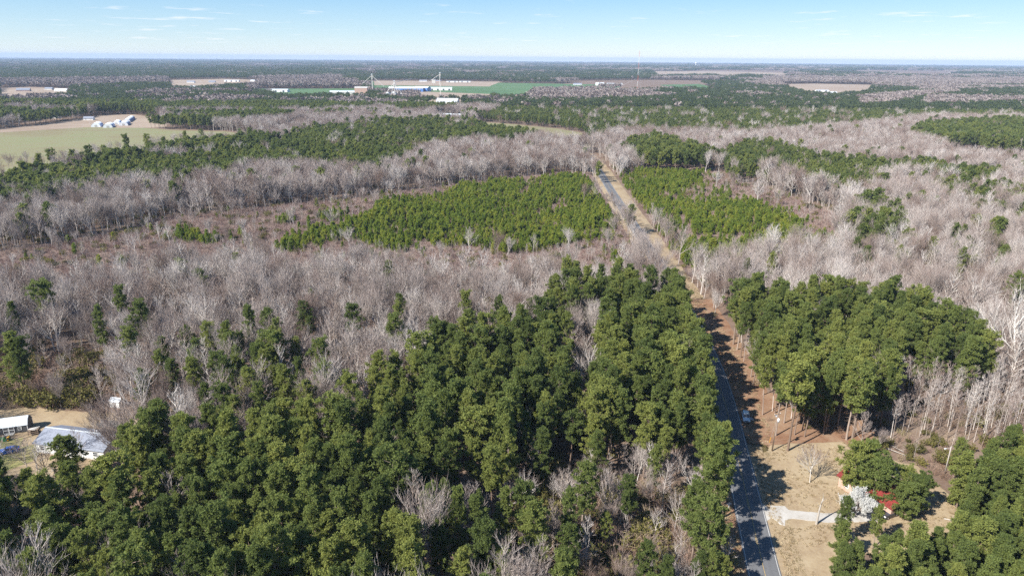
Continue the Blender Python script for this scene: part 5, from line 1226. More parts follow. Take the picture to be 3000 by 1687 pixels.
ROWS = {k2: np.concatenate(v2) for k2, v2 in PLANT.items()}
for kind, limit, name, cat, noun, hb in (('pine', 205, 'pine_tree', 'pine tree', 'pine', 20.0), ('openpine', 45, 'pine_tree', 'pine tree', 'pine', 20.0), ('bushypine', 42, 'pine_tree', 'pine tree', 'pine', 14.0), ('yardpine', 30, 'pine_tree', 'pine tree', 'pine', 14.0), ('bare', 300, 'bare_tree', 'tree', 'leafless tree', 17.0), ('young', 300, 'young_pine', 'young pine', 'young pine', 5.4)):
    rows = ROWS.get(kind)
    if rows is None: continue
    keep = single_trees(kind, rows, limit, name, cat, noun, hb)
    for row in rows[keep]:
        lab, grp = tree_label(kind, row)
        set_tree(name, lab, cat, grp, row, kind)
    ROWS[kind] = rows[~keep]
    print('TREES', kind, keep.sum(), 'mass', (~keep).sum())
MASSES = {'bushypine': ('pine_thicket', 'dense bushy pines beyond the red roofed house'), 'openpine': ('open_pine_woods', 'open crowned pines scattered through the pine stands'), 'pine': ('pine_woods', 'dense dark green pine woods further back'), 'midpine': ('pine_forest', 'dark green pine forest in the middle distance'),
          'farpine': ('distant_pine_forest', 'blue green pine forest far off on the plain'), 'bare': ('leafless_woods', 'grey leafless woods further back'),
          'midbare': ('leafless_forest', 'pinkish grey leafless forest in the middle distance'), 'farbare': ('distant_leafless_forest', 'grey leafless forest far off on the plain'),
          'sapling': ('sapling_thicket', 'slim pale leafless saplings among the woods'), 'young': ('young_pine_plantation', 'bright green young pines filling the cutover land'),
          'brush': ('undergrowth', 'brown leafless undergrowth on the woodland floor'), 'redbrush': ('cutover_undergrowth', 'reddish brown twiggy undergrowth between the young pines'),
          'olive': ('evergreen_undergrowth', 'olive green leafy undergrowth below the trees'), 'pinepatch': ('horizon_pine_forest', 'dark blue pine forest near the horizon'),
          'barepatch': ('horizon_leafless_forest', 'hazy grey leafless forest near the horizon')}
for kind, (nm, lb) in MASSES.items():
    if kind in ROWS:
        rows = ROWS[kind]
        zs = None
        if kind in ('pinepatch', 'barepatch'):
            zs = 0.9+0.45*rng.random(len(rows))
        mass(nm, lb, kind, rows, zs)
        print('MASS', kind, len(rows))

# ------------------------------------------------------------------ buildings
MATS = {'BRICK': BRICK, 'SHINGLE': SHINGLE, 'WHITE': WHITE, 'METAL_ROOF': METAL_ROOF, 'OFFWHITE': OFFWHITE, 'BLUEMETAL': BLUEMETAL, 'SILO': SILO, 'REDROOF': REDROOF}

def gable_walls(w, d, h, rise):
    """wall shell with gable ends, ridge along x"""
    b = MB()
    b.v = [(-w/2, -d/2, 0), (w/2, -d/2, 0), (w/2, d/2, 0), (-w/2, d/2, 0), (-w/2, -d/2, h), (w/2, -d/2, h), (w/2, d/2, h), (-w/2, d/2, h), (-w/2, 0, h+rise), (w/2, 0, h+rise)]
    b.f = [(0, 1, 5, 4), (2, 3, 7, 6), (1, 2, 6, 9, 5), (3, 0, 4, 8, 7)]
    return b

def roof_slope(w, d, h, rise, side, ov=0.45, th=0.14):
    """one slope of a gable roof as a slab; side -1 front, +1 back"""
    e = d/2+ov; ze = h-ov*rise/(d/2)
    b = MB()
    pts = [(-w/2-ov, side*e, ze+0.02), (w/2+ov, side*e, ze+0.02), (w/2+ov, 0, h+rise+0.02), (-w/2-ov, 0, h+rise+0.02)]
    b.v = pts+[(x, y, z+th) for x, y, z in pts]
    b.f = [(0, 1, 2, 3), (7, 6, 5, 4)]+[(i, (i+1) % 4, 4+(i+1) % 4, 4+i) for i in range(4)]
    return b

def window(parent, x, y, z, w, h, face=-1, frame=WHITE, along='x'):
    """a framed window on a wall whose outside looks along face*y (or x)"""
    def bx(b, cx, cz, ww, hh, off, t):
        if along == 'x': b.box((x+cx, y+face*off, z+cz), (ww, t, hh))
        else: b.box((x+face*off, y+cx, z+cz), (t, ww, hh))
        return b
    f = MB()
    for sx in (-1, 1): bx(f, sx*(w/2), 0, 0.12, h+0.12, 0.03, 0.08)
    for sz in (-1, 1): bx(f, 0, sz*(h/2), w-0.12, 0.12, 0.03, 0.08)
    bx(f, 0, 0, w-0.12, 0.06, 0.035, 0.05)
    wo = f.build('window', frame, parent)
    bx(MB(), 0, 0, w, h, 0.008, 0.02).build('pane', GLASS, wo)
    return wo

def door(parent, x, y, z0, w, h, face=-1, mat=OFFWHITE):
    d = MB().box((x, y+face*0.03, z0+h/2), (w, 0.08, h)).build('door', mat, parent)
    MB().box((x+w*0.35, y+face*0.09, z0+h*0.48), (0.06, 0.06, 0.12)).build('handle', GALV, d)
    return d

def far_building(kind, x, y, w, d, h, rz, wall, roof, label):
    cat = 'house' if any(k_ in label for k_ in ('house', 'cottage', 'cabin')) else 'trailer' if 'trailer' in label else 'building'
    t = thing({'house': 'house', 'trailer': 'trailer'}.get(cat, 'shed' if 'shed' in label else 'warehouse'), label, cat, (x, y, 0), R(rz))
    if kind == 'gable':
        rise = d*0.30; hw = h-rise*0.75
        gable_walls(w, d, hw, rise).build('wall', MATS[wall], t)
        for sd in (-1, 1): roof_slope(w, d, hw, rise, sd).build('roof', MATS[roof], t)
        n = max(2, int(w/7))
        for i in range(n):
            if i == n//2: door(t, -w/2+w*(i+0.5)/n, -d/2, 0, 1.2, 2.2)
            else: window(t, -w/2+w*(i+0.5)/n, -d/2, hw*0.55, 1.5, 1.3)
    else:
        rise = max(1.0, d*0.10); hw = h-rise
        gable_walls(w, d, hw, rise).build('wall', MATS[wall], t)
        for sd in (-1, 1): roof_slope(w, d, hw, rise, sd, 0.3).build('roof', MATS[roof], t)
        n = max(2, int(w/16))
        for i in range(n):
            MB().box((-w/2+w*(i+0.5)/n, -d/2-0.06, min(hw, 5)*0.45), (min(5, w/n*0.5), 0.10, min(hw, 5)*0.88)).build('bay_door', GLASS if 'trailer' not in label else OFFWHITE, t)
    if 'red end' in label:
        MB().box((-w/2-0.08, 0, hw*0.5), (0.12, d*0.9, hw*0.9)).build('end_panel', REDWALL, t)
    return t
for b_ in FAR_BUILDINGS: far_building(*b_)

def arched_shed(x, y, w, L, h, label):
    t = thing('arched_shed', label, 'shed', (x, y, 0), R(22), 'arched sheds on the pale strip by the field')
    n = 18
    prof = [(w/2*math.cos(math.pi*i/n), h*math.sin(math.pi*i/n)**0.8) for i in range(n+1)]
    lo = n//4
    def shell(i0, i1, name, mat):
        v, f = [], []
        for yy in (0.0, L):
            for i in range(i0, i1+1): v.append((prof[i][0], yy, max(0, prof[i][1])))
        m_ = i1-i0+1
        f = [(i, i+1, m_+i+1, m_+i) for i in range(m_-1)]
        return mesh_obj(name, v, f, mat, t, smooth=True)
    shell(0, lo, 'shaded_side', SHADE_BLUE); shell(lo, n, 'cover', TARP)  # the side away from the sun has its shade painted in blue
    for yy in (0.05, L-0.05):
        v = [(px_*0.985, yy, max(0, pz*0.985)) for px_, pz in prof]
        e = mesh_obj('end_wall', v, [tuple(range(len(v)))], TARP, t)
        if yy < 1:
            MB().box((0, -0.02, 1.4), (3.0, 0.08, 2.8)).build('door', OFFWHITE, e)
    for k_ in range(1, int(L/5)):
        b = MB()
        for i in range(n): b.tube((prof[i][0]*1.005, k_*5, prof[i][1]*1.005), (prof[i+1][0]*1.005, k_*5, prof[i+1][1]*1.005), 0.06, n=4, cap=False)
        b.build('hoop', GALV, t)
    return t
for a_ in ARCHED: arched_shed(*a_)

# grain elevator: bins, bucket legs, spouts, head house
def grain_bin(x, y, r, h, label):
    t = thing('grain_bin', label, 'grain bin', (x, y, 0), 0, 'steel grain bins of the mill')
    MB().tube((0, 0, 0), (0, 0, h), r, n=20).build('wall', SILO, t, True)
    MB().tube((0, 0, h+0.02), (0, 0, h+r*0.55), r*1.03, 0.5, n=20).build('roof', METAL_ROOF, t, True)
    for i in range(1, 6): MB().tube((0, 0, h*i/6), (0, 0, h*i/6+0.18), r*1.012, n=20, cap=False).build('stiffener_ring', GALV, t)
    return t
bx0, by0 = SPOT['bins']
grain_bin(bx0-9, by0+6, 6.0, 17, 'steel grain bin, westernmost under the splayed spouts')
grain_bin(bx0+5, by0, 6.5, 18, 'steel grain bin in the middle under the splayed spouts')
grain_bin(bx0+20, by0+9, 6.0, 15, 'steel grain bin, easternmost under the splayed spouts')
def bucket_leg(x, y, h, spouts, label, house=None):
    t = thing('elevator_tower', label, 'grain elevator', (x, y, 0))
    b = MB()
    for sx in (-0.8, 0.8): b.box((sx, 0, h/2), (0.9, 0.9, h))
    b.build('leg_casing', OFFWHITE, t)
    MB().box((0, 0, h+0.9), (3.4, 1.8, 1.8)).build('head', METAL_ROOF, t)
    MB().box((0, -1.5, h*0.78), (3.6, 2.4, 0.25)).build('platform', GALV, t)
    for dx_, dy_, z1 in spouts:
        MB().tube((0, 0, h*0.95), (dx_, dy_, z1), 0.5, n=8).build('spout', OFFWHITE, t)
    if house:
        MB().box((house[0], house[1], house[2]), (9, 7, 8)).build('head_house', OFFWHITE, t)
        MB().box((house[0], house[1], house[2]+4.2), (9.8, 7.8, 0.4)).build('roof', METAL_ROOF, t)
    return t
lx, ly = SPOT['leaf1']
bucket_leg(lx, ly+4, 44, [(-18, -4, 20), (-6, -8, 19), (8, -8, 20), (16, 0, 17), (20, 110, 46)], 'white grain elevator tower with spouts splayed over the steel bins')
gx0, gy0 = lx-105, ly+300
bucket_leg(gx0, gy0, 50, [(-26, 4, 28), (20, 0, 30), (30, -4, 22)], 'white grain elevator tower beside the pinkish mill block')
bucket_leg(lx+62, ly+330, 54, [(-24, 0, 36), (-2, -4, 26)], 'tallest white elevator tower rising above the blue warehouse', (-16, 0, 34))

# guyed radio mast, far behind
mx, my = SPOT['mast']
t = thing('radio_mast', 'thin red and white guyed radio mast far out on the plain', 'radio mast', (mx, my, 0))
MH = 114.0
for k_ in range(7):
    b = MB(); z0, z1 = MH*k_/7, MH*(k_+1)/7
    for a in range(3):
        c0, s0 = math.cos(a*2.094), math.sin(a*2.094); c1, s1 = math.cos((a+1)*2.094), math.sin((a+1)*2.094)
        b.tube((c0*1.1, s0*1.1, z0), (c0*1.1, s0*1.1, z1), 0.12, n=4)
        for q in range(4):
            za, zb = z0+(z1-z0)*q/4, z0+(z1-z0)*(q+1)/4
            b.tube((c0*1.1, s0*1.1, za), (c1*1.1, s1*1.1, zb), 0.07, n=3)
    b.build('mast_section', MASTRED if k_ % 2 == 0 else WHITE, t)
for a in range(3):
    for z_ in (40, 80, 110):
        MB().tube((0, 0, z_), (math.cos(a*2.094+0.5)*90, math.sin(a*2.094+0.5)*90, 0), 0.05, n=3).build('guy_wire', GALV, t)
wx, wy = SPOT['watertower']
t = thing('water_tower', 'tiny white water tower on the horizon', 'water tower', (wx, wy, float(earth(wx, wy))))
MB().tube((0, 0, 0), (0, 0, 36), 4.0, 3.2, n=14).build('stem', WHITE, t, True)
b = MB()
pr_ = [(3.2, 34), (9, 38), (13, 43), (14, 47), (12, 51), (7, 54), (0.5, 55)]
for i in range(len(pr_)-1): b.tube((0, 0, pr_[i][1]), (0, 0, pr_[i+1][1]), pr_[i][0], pr_[i+1][0], n=18, cap=False)
b.build('tank', WHITE, t, True)

# the white house with grey shingles
def P3(a): return np.array(a, float)
ha, hb_ = P3((-115.6, 144.8)), P3((-97.0, 141.3))
hdir = (hb_-ha)/np.linalg.norm(hb_-ha); hl = float(np.linalg.norm(hb_-ha)); hd = 8.2
hc = (ha+hb_)/2+np.array([-hdir[1], hdir[0]])*hd/2
t = thing('white_house', 'long white single-storey house with a weathered blue grey shingle roof', 'house', (hc[0], hc[1], 0), math.atan2(hdir[1], hdir[0]))
gable_walls(hl, hd, 2.75, 1.75).build('wall', WHITE, t)
for sd in (-1, 1):
    r_ = roof_slope(hl, hd, 2.75, 1.75, sd, 0.4).build('roof', SHINGLE, t)
    if sd == -1: MB().box((0, 0, 2.75+1.75+0.19), (hl+0.8, 0.42, 0.07)).build('ridge_cap', METAL_ROOF, r_)
for x_ in (-7.6, -3.9, 4.0, 7.2): window(t, x_, -hd/2, 1.55, 1.4 if abs(x_) > 5 else 1.0, 1.2)
door(t, 0.8, -hd/2, 0.25, 1.0, 2.05)
MB().box((0.8, -hd/2-0.9, 0.12), (2.4, 1.7, 0.24)).build('step', OFFWHITE, t)
window(t, -hl/2, -1.2, 1.55, 1.3, 1.1, -1, along='y')
b = MB()
for sd in (-1, 1): b.box((sd*(hl/2+0.03), 0, 0.2), (0.05, hd, 0.4))
b.box((0, -hd/2-0.03, 0.2), (hl, 0.05, 0.4)); b.build('skirting', OFFWHITE, t)
MB().box((3.5, 1.4, 4.35), (0.35, 0.35, 0.5)).build('roof_vent', GALV, t)

# lofted garden shed
sa, sb_ = P3((-133.6, 151.2)), P3((-124.1, 154.4))
sdir = (sb_-sa)/np.linalg.norm(sb_-sa); sl = float(np.linalg.norm(sb_-sa)); sdp = 3.8
sc_ = (sa+sb_)/2+np.array([-sdir[1], sdir[0]])*sdp/2
t = thing('garden_shed', 'dark charcoal lofted barn shed with white trim and pale metal gambrel roof', 'shed', (sc_[0], sc_[1], 0), math.atan2(sdir[1], sdir[0]))
gp = [(-sdp/2, 0.25), (sdp/2, 0.25), (sdp/2, 2.05), (sdp/2*0.55, 3.25), (0, 3.75), (-sdp/2*0.55, 3.25), (-sdp/2, 2.05)]
MB().poly_prism([(0, y_, z_) for y_, z_ in gp], (-sl/2, 0, 0), (sl/2, 0, 0)).build('wall', DARKSIDE, t)
for i, (a_, c_) in enumerate((((-sdp/2-0.12, 1.98), (-sdp/2*0.55, 3.27)), ((-sdp/2*0.55, 3.27), (0, 3.78)), ((0, 3.78), (sdp/2*0.55, 3.27)), ((sdp/2*0.55, 3.27), (sdp/2+0.12, 1.98)))):
    pts = [(0, a_[0], a_[1]+0.02), (0, c_[0], c_[1]+0.02), (0, c_[0], c_[1]+0.09), (0, a_[0], a_[1]+0.09)]
    rr_ = MB().poly_prism(pts, (-sl/2-0.15, 0, 0), (sl/2+0.15, 0, 0)).build('roof_panel', METAL_ROOF, t)
    b = MB()
    nx = int(sl/0.6)
    for q in range(nx+1):
        xx = -sl/2+sl*q/nx
        b.tube((xx, a_[0], a_[1]+0.10), (xx, c_[0], c_[1]+0.10), 0.025, n=4)
    b.build('rib', METAL_ROOF, rr_)
for xx in (-sl/2, sl/2):
    for yy in (-sdp/2, sdp/2): MB().box((xx, yy, 1.12), (0.14, 0.14, 1.74)).build('corner_trim', WHITE, t)
for x_ in (sl/2-1.7, -0.7-0.9): window(t, x_+(0 if x_ > 0 else -1.0), -sdp/2, 1.35, 0.75, 0.85)
for sd in (-1, 1):
    dd_ = MB().box((0.9+sd*0.62, -sdp/2-0.03, 1.15), (1.2, 0.05, 1.75)).build('door', DARKSIDE, t)
    f = MB()
    for sx in (-1, 1): f.box((0.9+sd*0.62+sx*0.55, -sdp/2-0.075, 1.15), (0.10, 0.04, 1.75))
    for z_ in (0.32, 1.15, 1.98): f.box((0.9+sd*0.62, -sdp/2-0.075, z_), (1.0, 0.04, 0.10))
    f.build('door_trim', WHITE, dd_)
MB().box((0.9, -sdp/2-0.5, 0.14), (2.0, 0.9, 0.10), 0, R(-8)).build('ramp', OFFWHITE, t)
b = MB()
for xx in np.linspace(-sl/2+0.3, sl/2-0.3, 6):
    for yy in (-sdp/2+0.2, sdp/2-0.2): b.box((xx, yy, 0.12), (0.3, 0.3, 0.24))
b.build('footing', OFFWHITE, t)

# red-roofed house under the pines
rc = (81.2, 129.2)
t = thing('red_roofed_house', 'red metal roofed cottage half hidden under the spreading yard pines', 'house', (rc[0], rc[1], 0.2), R(-64))
gable_walls(13.0, 8.4, 2.9, 2.1).build('wall', BRICK, t)
for sd in (-1, 1):
    rr_ = roof_slope(13.0, 8.4, 2.9, 2.1, sd, 0.5).build('roof', REDROOF, t)
    b = MB()
    for q in range(16):
        xx = -6.8+13.6*q/15
        b.tube((xx, sd*4.65, 2.9-0.22+0.19), (xx, sd*0.08, 5.0+0.16), 0.03, n=4)
    b.build('rib', REDROOF, rr_)
for x_ in (-4.5, 3.8): window(t, x_, -4.2, 1.6, 1.1, 1.2)
door(t, -0.4, -4.2, 0.1, 1.0, 2.1)
for y_ in (-1.8, 1.8): window(t, 6.5, y_, 1.6, 1.1, 1.2, 1, along='y')
MB().box((0, -5.2, 0.1), (6, 2.0, 0.2)).build('porch', OFFWHITE, t)

def small_shed(name, label, x, y, z, w, d, h, rz, wall, roof):
    t = thing(name, label, 'shed', (x, y, z), R(rz))
    gable_walls(w, d, h, d*0.28).build('wall', wall, t)
    for sd in (-1, 1): roof_slope(w, d, h, d*0.28, sd, 0.2, 0.08).build('roof', roof, t)
    door(t, 0, -d/2, 0.05, 0.9, min(h-0.15, 1.9))
    return t
small_shed('tool_shed', 'small white tool shed in the trees behind the white house', *SPOT['shedL'], 0, 3.0, 2.3, 1.8, -12, WHITE, METAL_ROOF)
small_shed('woodland_shed', 'pale metal roofed shed alone in the leafless woods', *SPOT['woodshed'], 0, 4.5, 3.0, 2.0, 25, OFFWHITE, METAL_ROOF)

# covered heap, timber rack, ride-on mower in the back yard
def lumpy(name, mat, parent, sx, sy, sz, seed, nu=18, nv=8):
    rg = np.random.default_rng(seed); v, f = [], []
    for j in range(nv+1):
        ph = (math.pi/2)*j/nv
        for i in range(nu):
            th = 2*math.pi*i/nu
            k_ = 1+0.16*math.sin(3*th+seed)+0.10*rg.normal()
            v.append((sx*math.cos(th)*math.cos(ph)*k_, sy*math.sin(th)*math.cos(ph)*k_, sz*math.sin(ph)*(1+0.12*math.sin(2*th+1.3))))
    for j in range(nv):
        for i in range(nu):
            a = j*nu+i; b = j*nu+(i+1) % nu
            f.append((a, b, b+nu, a+nu))
    return mesh_obj(name, v, f, mat, parent)
t = thing('covered_heap', 'long heap under a faded green tarpaulin behind the white house', 'tarpaulin heap', (*SPOT['tarp'], 0.05), R(-8))
lumpy('tarpaulin', plain_mat('faded_tarpaulin', (0.07, 0.085, 0.08), 0.6, vary=0.4, nscale=0.8), t, 4.2, 1.5, 1.3, 3)
b = MB()
for i in range(5): b.tube((-3.6+i*1.8, -1.7, 0.05), (-3.4+i*1.8, -1.3, 0.35), 0.09, n=6)
b.build('weight', DEADWOOD, t)
t = thing('timber_rack', 'dark timber rack with pale boards on top beside the charcoal shed', 'rack', (*SPOT['rack'], 0.05), R(15))
for sx in (-1, 1):
    for sy in (-1, 1): MB().box((sx*1.1, sy*0.7, 0.8), (0.12, 0.12, 1.6)).build('post', WOODPOLE, t)
for z_ in (0.5, 1.0, 1.5): MB().box((0, 0, z_), (2.4, 1.5, 0.07)).build('shelf', WOODPOLE, t)
for i in range(4): MB().box((-0.3+0.2*i, -0.4+0.28*i, 1.6+0.03*i), (1.9, 0.22, 0.05), R(12*i-20)).build('board', OFFWHITE, t)
t = thing('ride_on_mower', 'green ride-on mower with a yellow seat by the charcoal shed', 'mower', (*SPOT['mower'], 0.08), R(200))
GREENP = plain_mat('green_mower_paint', (0.03, 0.13, 0.04), 0.4)
b = MB(); b.box((0.55, 0, 0.72), (0.95, 0.62, 0.5)); b.box((-0.1, 0, 0.45), (1.7, 0.7, 0.14)); b.build('body', GREENP, t)
b = MB(); b.box((-0.55, 0, 0.78), (0.5, 0.5, 0.14)); b.box((-0.82, 0, 1.05), (0.12, 0.48, 0.5), 0, 0, R(-12)); b.build('seat', YELLOWP, t)
MB().box((0, 0, 0.2), (0.9, 1.25, 0.18)).build('mower_deck', GREENP, t)
for x_, r_ in ((0.75, 0.24), (-0.6, 0.36)):
    for sy in (-1, 1):
        wv = MB().tube((x_, sy*0.42, r_), (x_, sy*0.62, r_), r_, n=12).build('wheel', RUBBER, t)
        MB().tube((x_, sy*0.40, r_), (x_, sy*0.63, r_), r_*0.5, n=10).build('rim', YELLOWP, wv)
MB().tube((0.05, 0, 0.95), (0.0, 0, 1.12), 0.18, 0.18, n=10).build('steering_wheel', RUBBER, t)

# ------------------------------------------------------------------ cars
def car(label, paint, loc, rz, L=4.65, W=1.86, Hh=1.70, suv=True, open_door=False):
    t = thing('parked_car', label, 'car', loc, rz)
    # lower body: side profile lofted across, nose towards +x
    x0, x1 = -L/2, L/2
    prof = [(x0+0.03, 0.42), (x0, 0.75), (x0+0.06, 0.98), (x0+0.9, 1.02), (x1-1.35, 1.02), (x1-0.55, 0.94), (x1-0.12, 0.82), (x1, 0.62), (x1-0.05, 0.38), (x1-0.4, 0.28), (x0+0.4, 0.28)]
    v, f = [], []
    ys = [-W/2, -W/2*0.86, W/2*0.86, W/2]
    n = len(prof)
    for j, y_ in enumerate(ys):
        for (x_, z_) in prof:
            k_ = 0.985 if j in (0, 3) else 1.0
            zz_ = z_-(0.05 if (j in (0, 3) and z_ > 0.9) else 0)
            v.append((x_*k_, y_, zz_))
    for j in range(3):
        for i in range(n):
            a = j*n+i; b = j*n+(i+1) % n
            f.append((a, a+n, b+n, b))
    f.append(tuple(range(n))); f.append(tuple(range(4*n-1, 3*n-1, -1)))
    mesh_obj('body', v, f, paint, t)
    # glasshouse and roof
    rb, rf = (x0+0.22, x1-1.30); tb, tf = (x0+(0.55 if suv else 1.0), x1-2.05)
    wb, wt = W/2*0.93, W/2*0.74
    g0 = [(rb, 1.0), (rf, 1.0), (tf, Hh-0.07), (tb, Hh-0.07)]
    v = [(g0[0][0], -wb, 1.0), (g0[1][0], -wb, 1.0), (g0[1][0], wb, 1.0), (g0[0][0], wb, 1.0), (tb, -wt, Hh-0.07), (tf, -wt, Hh-0.07), (tf, wt, Hh-0.07), (tb, wt, Hh-0.07)]
    mesh_obj('glasshouse', v, [(0, 1, 5, 4), (2, 3, 7, 6), (3, 0, 4, 7), (1, 2, 6, 5)], GLASS, t)
    b = MB()
    v = [(tb-0.06, -wt-0.03, Hh-0.07), (tf+0.06, -wt-0.03, Hh-0.07), (tf+0.06, wt+0.03, Hh-0.07), (tb-0.06, wt+0.03, Hh-0.07), (tb+0.12, -wt+0.14, Hh), (tf-0.12, -wt+0.14, Hh), (tf-0.12, wt-0.14, Hh), (tb+0.12, wt-0.14, Hh)]
    mesh_obj('roof', v, [(4, 5, 6, 7), (0, 1, 5, 4), (1, 2, 6, 5), (2, 3, 7, 6), (3, 0, 4, 7)], paint, t)
    for sy in (-1, 1):
        for xb, xt in ((rb, tb), (rf, tf), ((rb+rf)/2-0.1, (tb+tf)/2)):
            MB().tube((xb, sy*wb*1.005, 1.0), (xt, sy*wt*1.02, Hh-0.06), 0.05, n=5).build('pillar', paint, t)
        for x_ in (x0+0.95, x1-0.92):
            w_ = MB().tube((x_, sy*(W/2-0.22), 0.35), (x_, sy*(W/2+0.015), 0.35), 0.35, n=18).build('wheel', RUBBER, t)
            MB().tube((x_, sy*(W/2-0.05), 0.35), (x_, sy*(W/2+0.025), 0.35), 0.21, n=14).build('rim', RIM, w_)
        MB().box((x1-0.22, sy*W*0.36, 0.78), (0.34, 0.42, 0.15), sy*R(-14)).build('headlight', LAMPGLASS, t)
        MB().box((x0+0.04, sy*W*0.42, 0.90), (0.16, 0.20, 0.26)).build('tail_light', TAIL, t)
        MB().box((rf-0.28, sy*(W/2+0.10), 1.06), (0.14, 0.20, 0.13)).build('mirror', paint, t)
    MB().box((x1-0.02, 0, 0.60), (0.08, 1.0, 0.22)).build('grille', RUBBER, t)
    MB().box((x1-0.06, 0, 0.40), (0.12, W*0.86, 0.16)).build('bumper', paint, t)
    if open_door:
        d_ = MB().box((x1-1.75+0.35, W/2+0.45, 0.72), (0.09, 1.0, 0.72), R(-24)).build('open_door', paint, t)
        MB().box((x1-1.75+0.36, W/2+0.43, 1.28), (0.05, 0.86, 0.42), R(-24)).build('door_glass', GLASS, d_)
    return t
sx_, sy_ = SPOT['suv']
car('silver crossover parked on the straw verge with its driver door open', SILVER, (road_at(s_at_y(163.5), 4.75)[0], 163.5, 0.26), math.atan2(-(road_at(s_at_y(166))-road_at(s_at_y(161)))[1], -(road_at(s_at_y(166))-road_at(s_at_y(161)))[0])-R(3), 4.7, 1.88, 1.72, True, True)
car('bright blue car on the grass beside the white house', BLUEPAINT, (*SPOT['blue'], 0.08), R(205), 4.5, 1.80, 1.50, False)
car('dark car under the pines beside the red roofed house', BLACKPAINT, (80.6, 122.6, 0.3), R(205), 4.6, 1.84, 1.55, False)

# ------------------------------------------------------------------ poles, cross, yard details
px_, py_ = SPOT['pole']
t = thing('utility_pole', 'dark wooden utility pole with a pale transformer by the straw verge', 'utility pole', (px_, py_, 0.1))
MB().tube((0, 0, -0.2), (0, 0, 10.8), 0.17, 0.12, n=10).build('pole', WOODPOLE, t, True)
MB().box((0, 0, 10.35), (1.9, 0.11, 0.12), R(20)).build('crossarm', WOODPOLE, t)
for d_ in (-0.8, 0.0, 0.8):
    MB().tube((d_*math.cos(R(20)), d_*math.sin(R(20)), 10.42), (d_*math.cos(R(20)), d_*math.sin(R(20)), 10.68), 0.06, 0.04, n=8).build('insulator', LAMPGLASS, t)
tr_ = MB().tube((0.38, -0.2, 8.3), (0.38, -0.2, 9.3), 0.28, n=14).build('transformer', GALV, t, True)
MB().tube((0.38, -0.2, 9.3), (0.38, -0.2, 9.55), 0.06, 0.04, n=8).build('bushing', LAMPGLASS, tr_)
MB().box((-0.24, 0.05, 9.9), (0.30, 0.30, 0.42)).build('cutout_box', GALV, t)
gx_, gy_ = SPOT['guy']
dv = np.array([gx_-px_, gy_-py_])
MB().tube((dv[0], dv[1], 0), (0, 0, 9.4), 0.02, n=4).build('guy_wire', GALV, t)
fr = 0.22
MB().tube((dv[0], dv[1], 0.02), (dv[0]*(1-fr), dv[1]*(1-fr), 9.4*fr), 0.07, n=8).build('guy_guard', YELLOWP, t)
lx_, ly_ = SPOT['lamp']
t = thing('street_lamp', 'grey wooden lamp pole with an arm lamp over the yard', 'street lamp', (lx_, ly_, 0.2))
MB().tube((0, 0, -0.2), (0, 0, 7.2), 0.14, 0.10, n=10).build('pole', GREYPOLE, t, True)
MB().tube((0, 0, 6.6), (-1.2, -0.2, 6.75), 0.035, n=6).build('arm', GALV, t)
lh = MB(); lh.tube((-1.15, -0.19, 6.72), (-1.62, -0.26, 6.70), 0.10, 0.16, n=10)
lh = lh.build('lamp_head', GALV, t)
MB().tube((-1.45, -0.24, 6.50), (-1.45, -0.24, 6.63), 0.12, 0.16, n=10).build('lens', LAMPGLASS, lh)
cx_, cy_ = SPOT['cross']
t = thing('memorial_cross', 'white wooden memorial cross on the road verge', 'cross', (cx_, cy_, 0.22), R(8))
MB().box((0, 0, 0.72), (0.16, 0.08, 1.46)).build('upright', WHITE, t)
b = MB()
for sx in (-1, 1): b.box((sx*0.30, 0, 1.02), (0.44, 0.08, 0.15))
b.build('arm', WHITE, t)
# dead snag by the driveway
dx_, dy_ = SPOT['stub']
t = thing('dead_snag', 'bare broken trunk standing beside the gravel driveway', 'dead tree', (dx_, dy_, 0.25))
b = MB()
pts = [(0, 0, -0.2), (0.05, 0, 1.6), (0.12, 0.04, 3.2), (0.30, 0.08, 4.8), (0.55, 0.10, 6.2)]
for i in range(4): b.tube(pts[i], pts[i+1], 0.26-0.04*i, 0.22-0.04*i, n=9, cap=(i == 3))
b.build('trunk', DEADWOOD, t, True)
for p_, q_ in (((0.2, 0.06, 4.0), (-0.5, 0.2, 5.2)), ((0.4, 0.09, 5.4), (1.1, 0.0, 6.3)), ((0.55, 0.10, 6.2), (0.4, 0.3, 7.4))):
    MB().tube(p_, q_, 0.07, 0.02, n=5).build('branch', DEADWOOD, t)
# fallen poles at the back of the yard
def fallen_log(a, b_, r, label):
    t = thing('fallen_log', label, 'log', (*a, 0.25+r))
    d_ = np.array(b_)-np.array(a)
    MB().tube((0, 0, 0), (d_[0], d_[1], 0.15), r, r*0.6, n=8).build('log', DEADWOOD, t, True)
    n_ = np.array([-d_[1], d_[0]])/np.linalg.norm(d_)
    for k_, s_ in ((0.35, 1), (0.6, -1), (0.8, 1)):
        p_ = d_*k_; MB().tube((p_[0], p_[1], 0.1), (p_[0]+n_[0]*s_*1.1+d_[0]*0.06, p_[1]+n_[1]*s_*1.1+d_[1]*0.06, 0.4), r*0.35, 0.02, n=5).build('branch_stub', DEADWOOD, t)
    return t
fallen_log((92.0, 151.5), (99.0, 143.2), 0.13, 'long pale fallen log along the back edge of the yard')
fallen_log((95.5, 151.0), (97.2, 147.3), 0.12, 'short pale fallen limb beside the long log in the yard')
fallen_log((91.8, 121.6), (95.2, 119.9), 0.16, 'grey fallen log near the pine shadow at the yard edge')

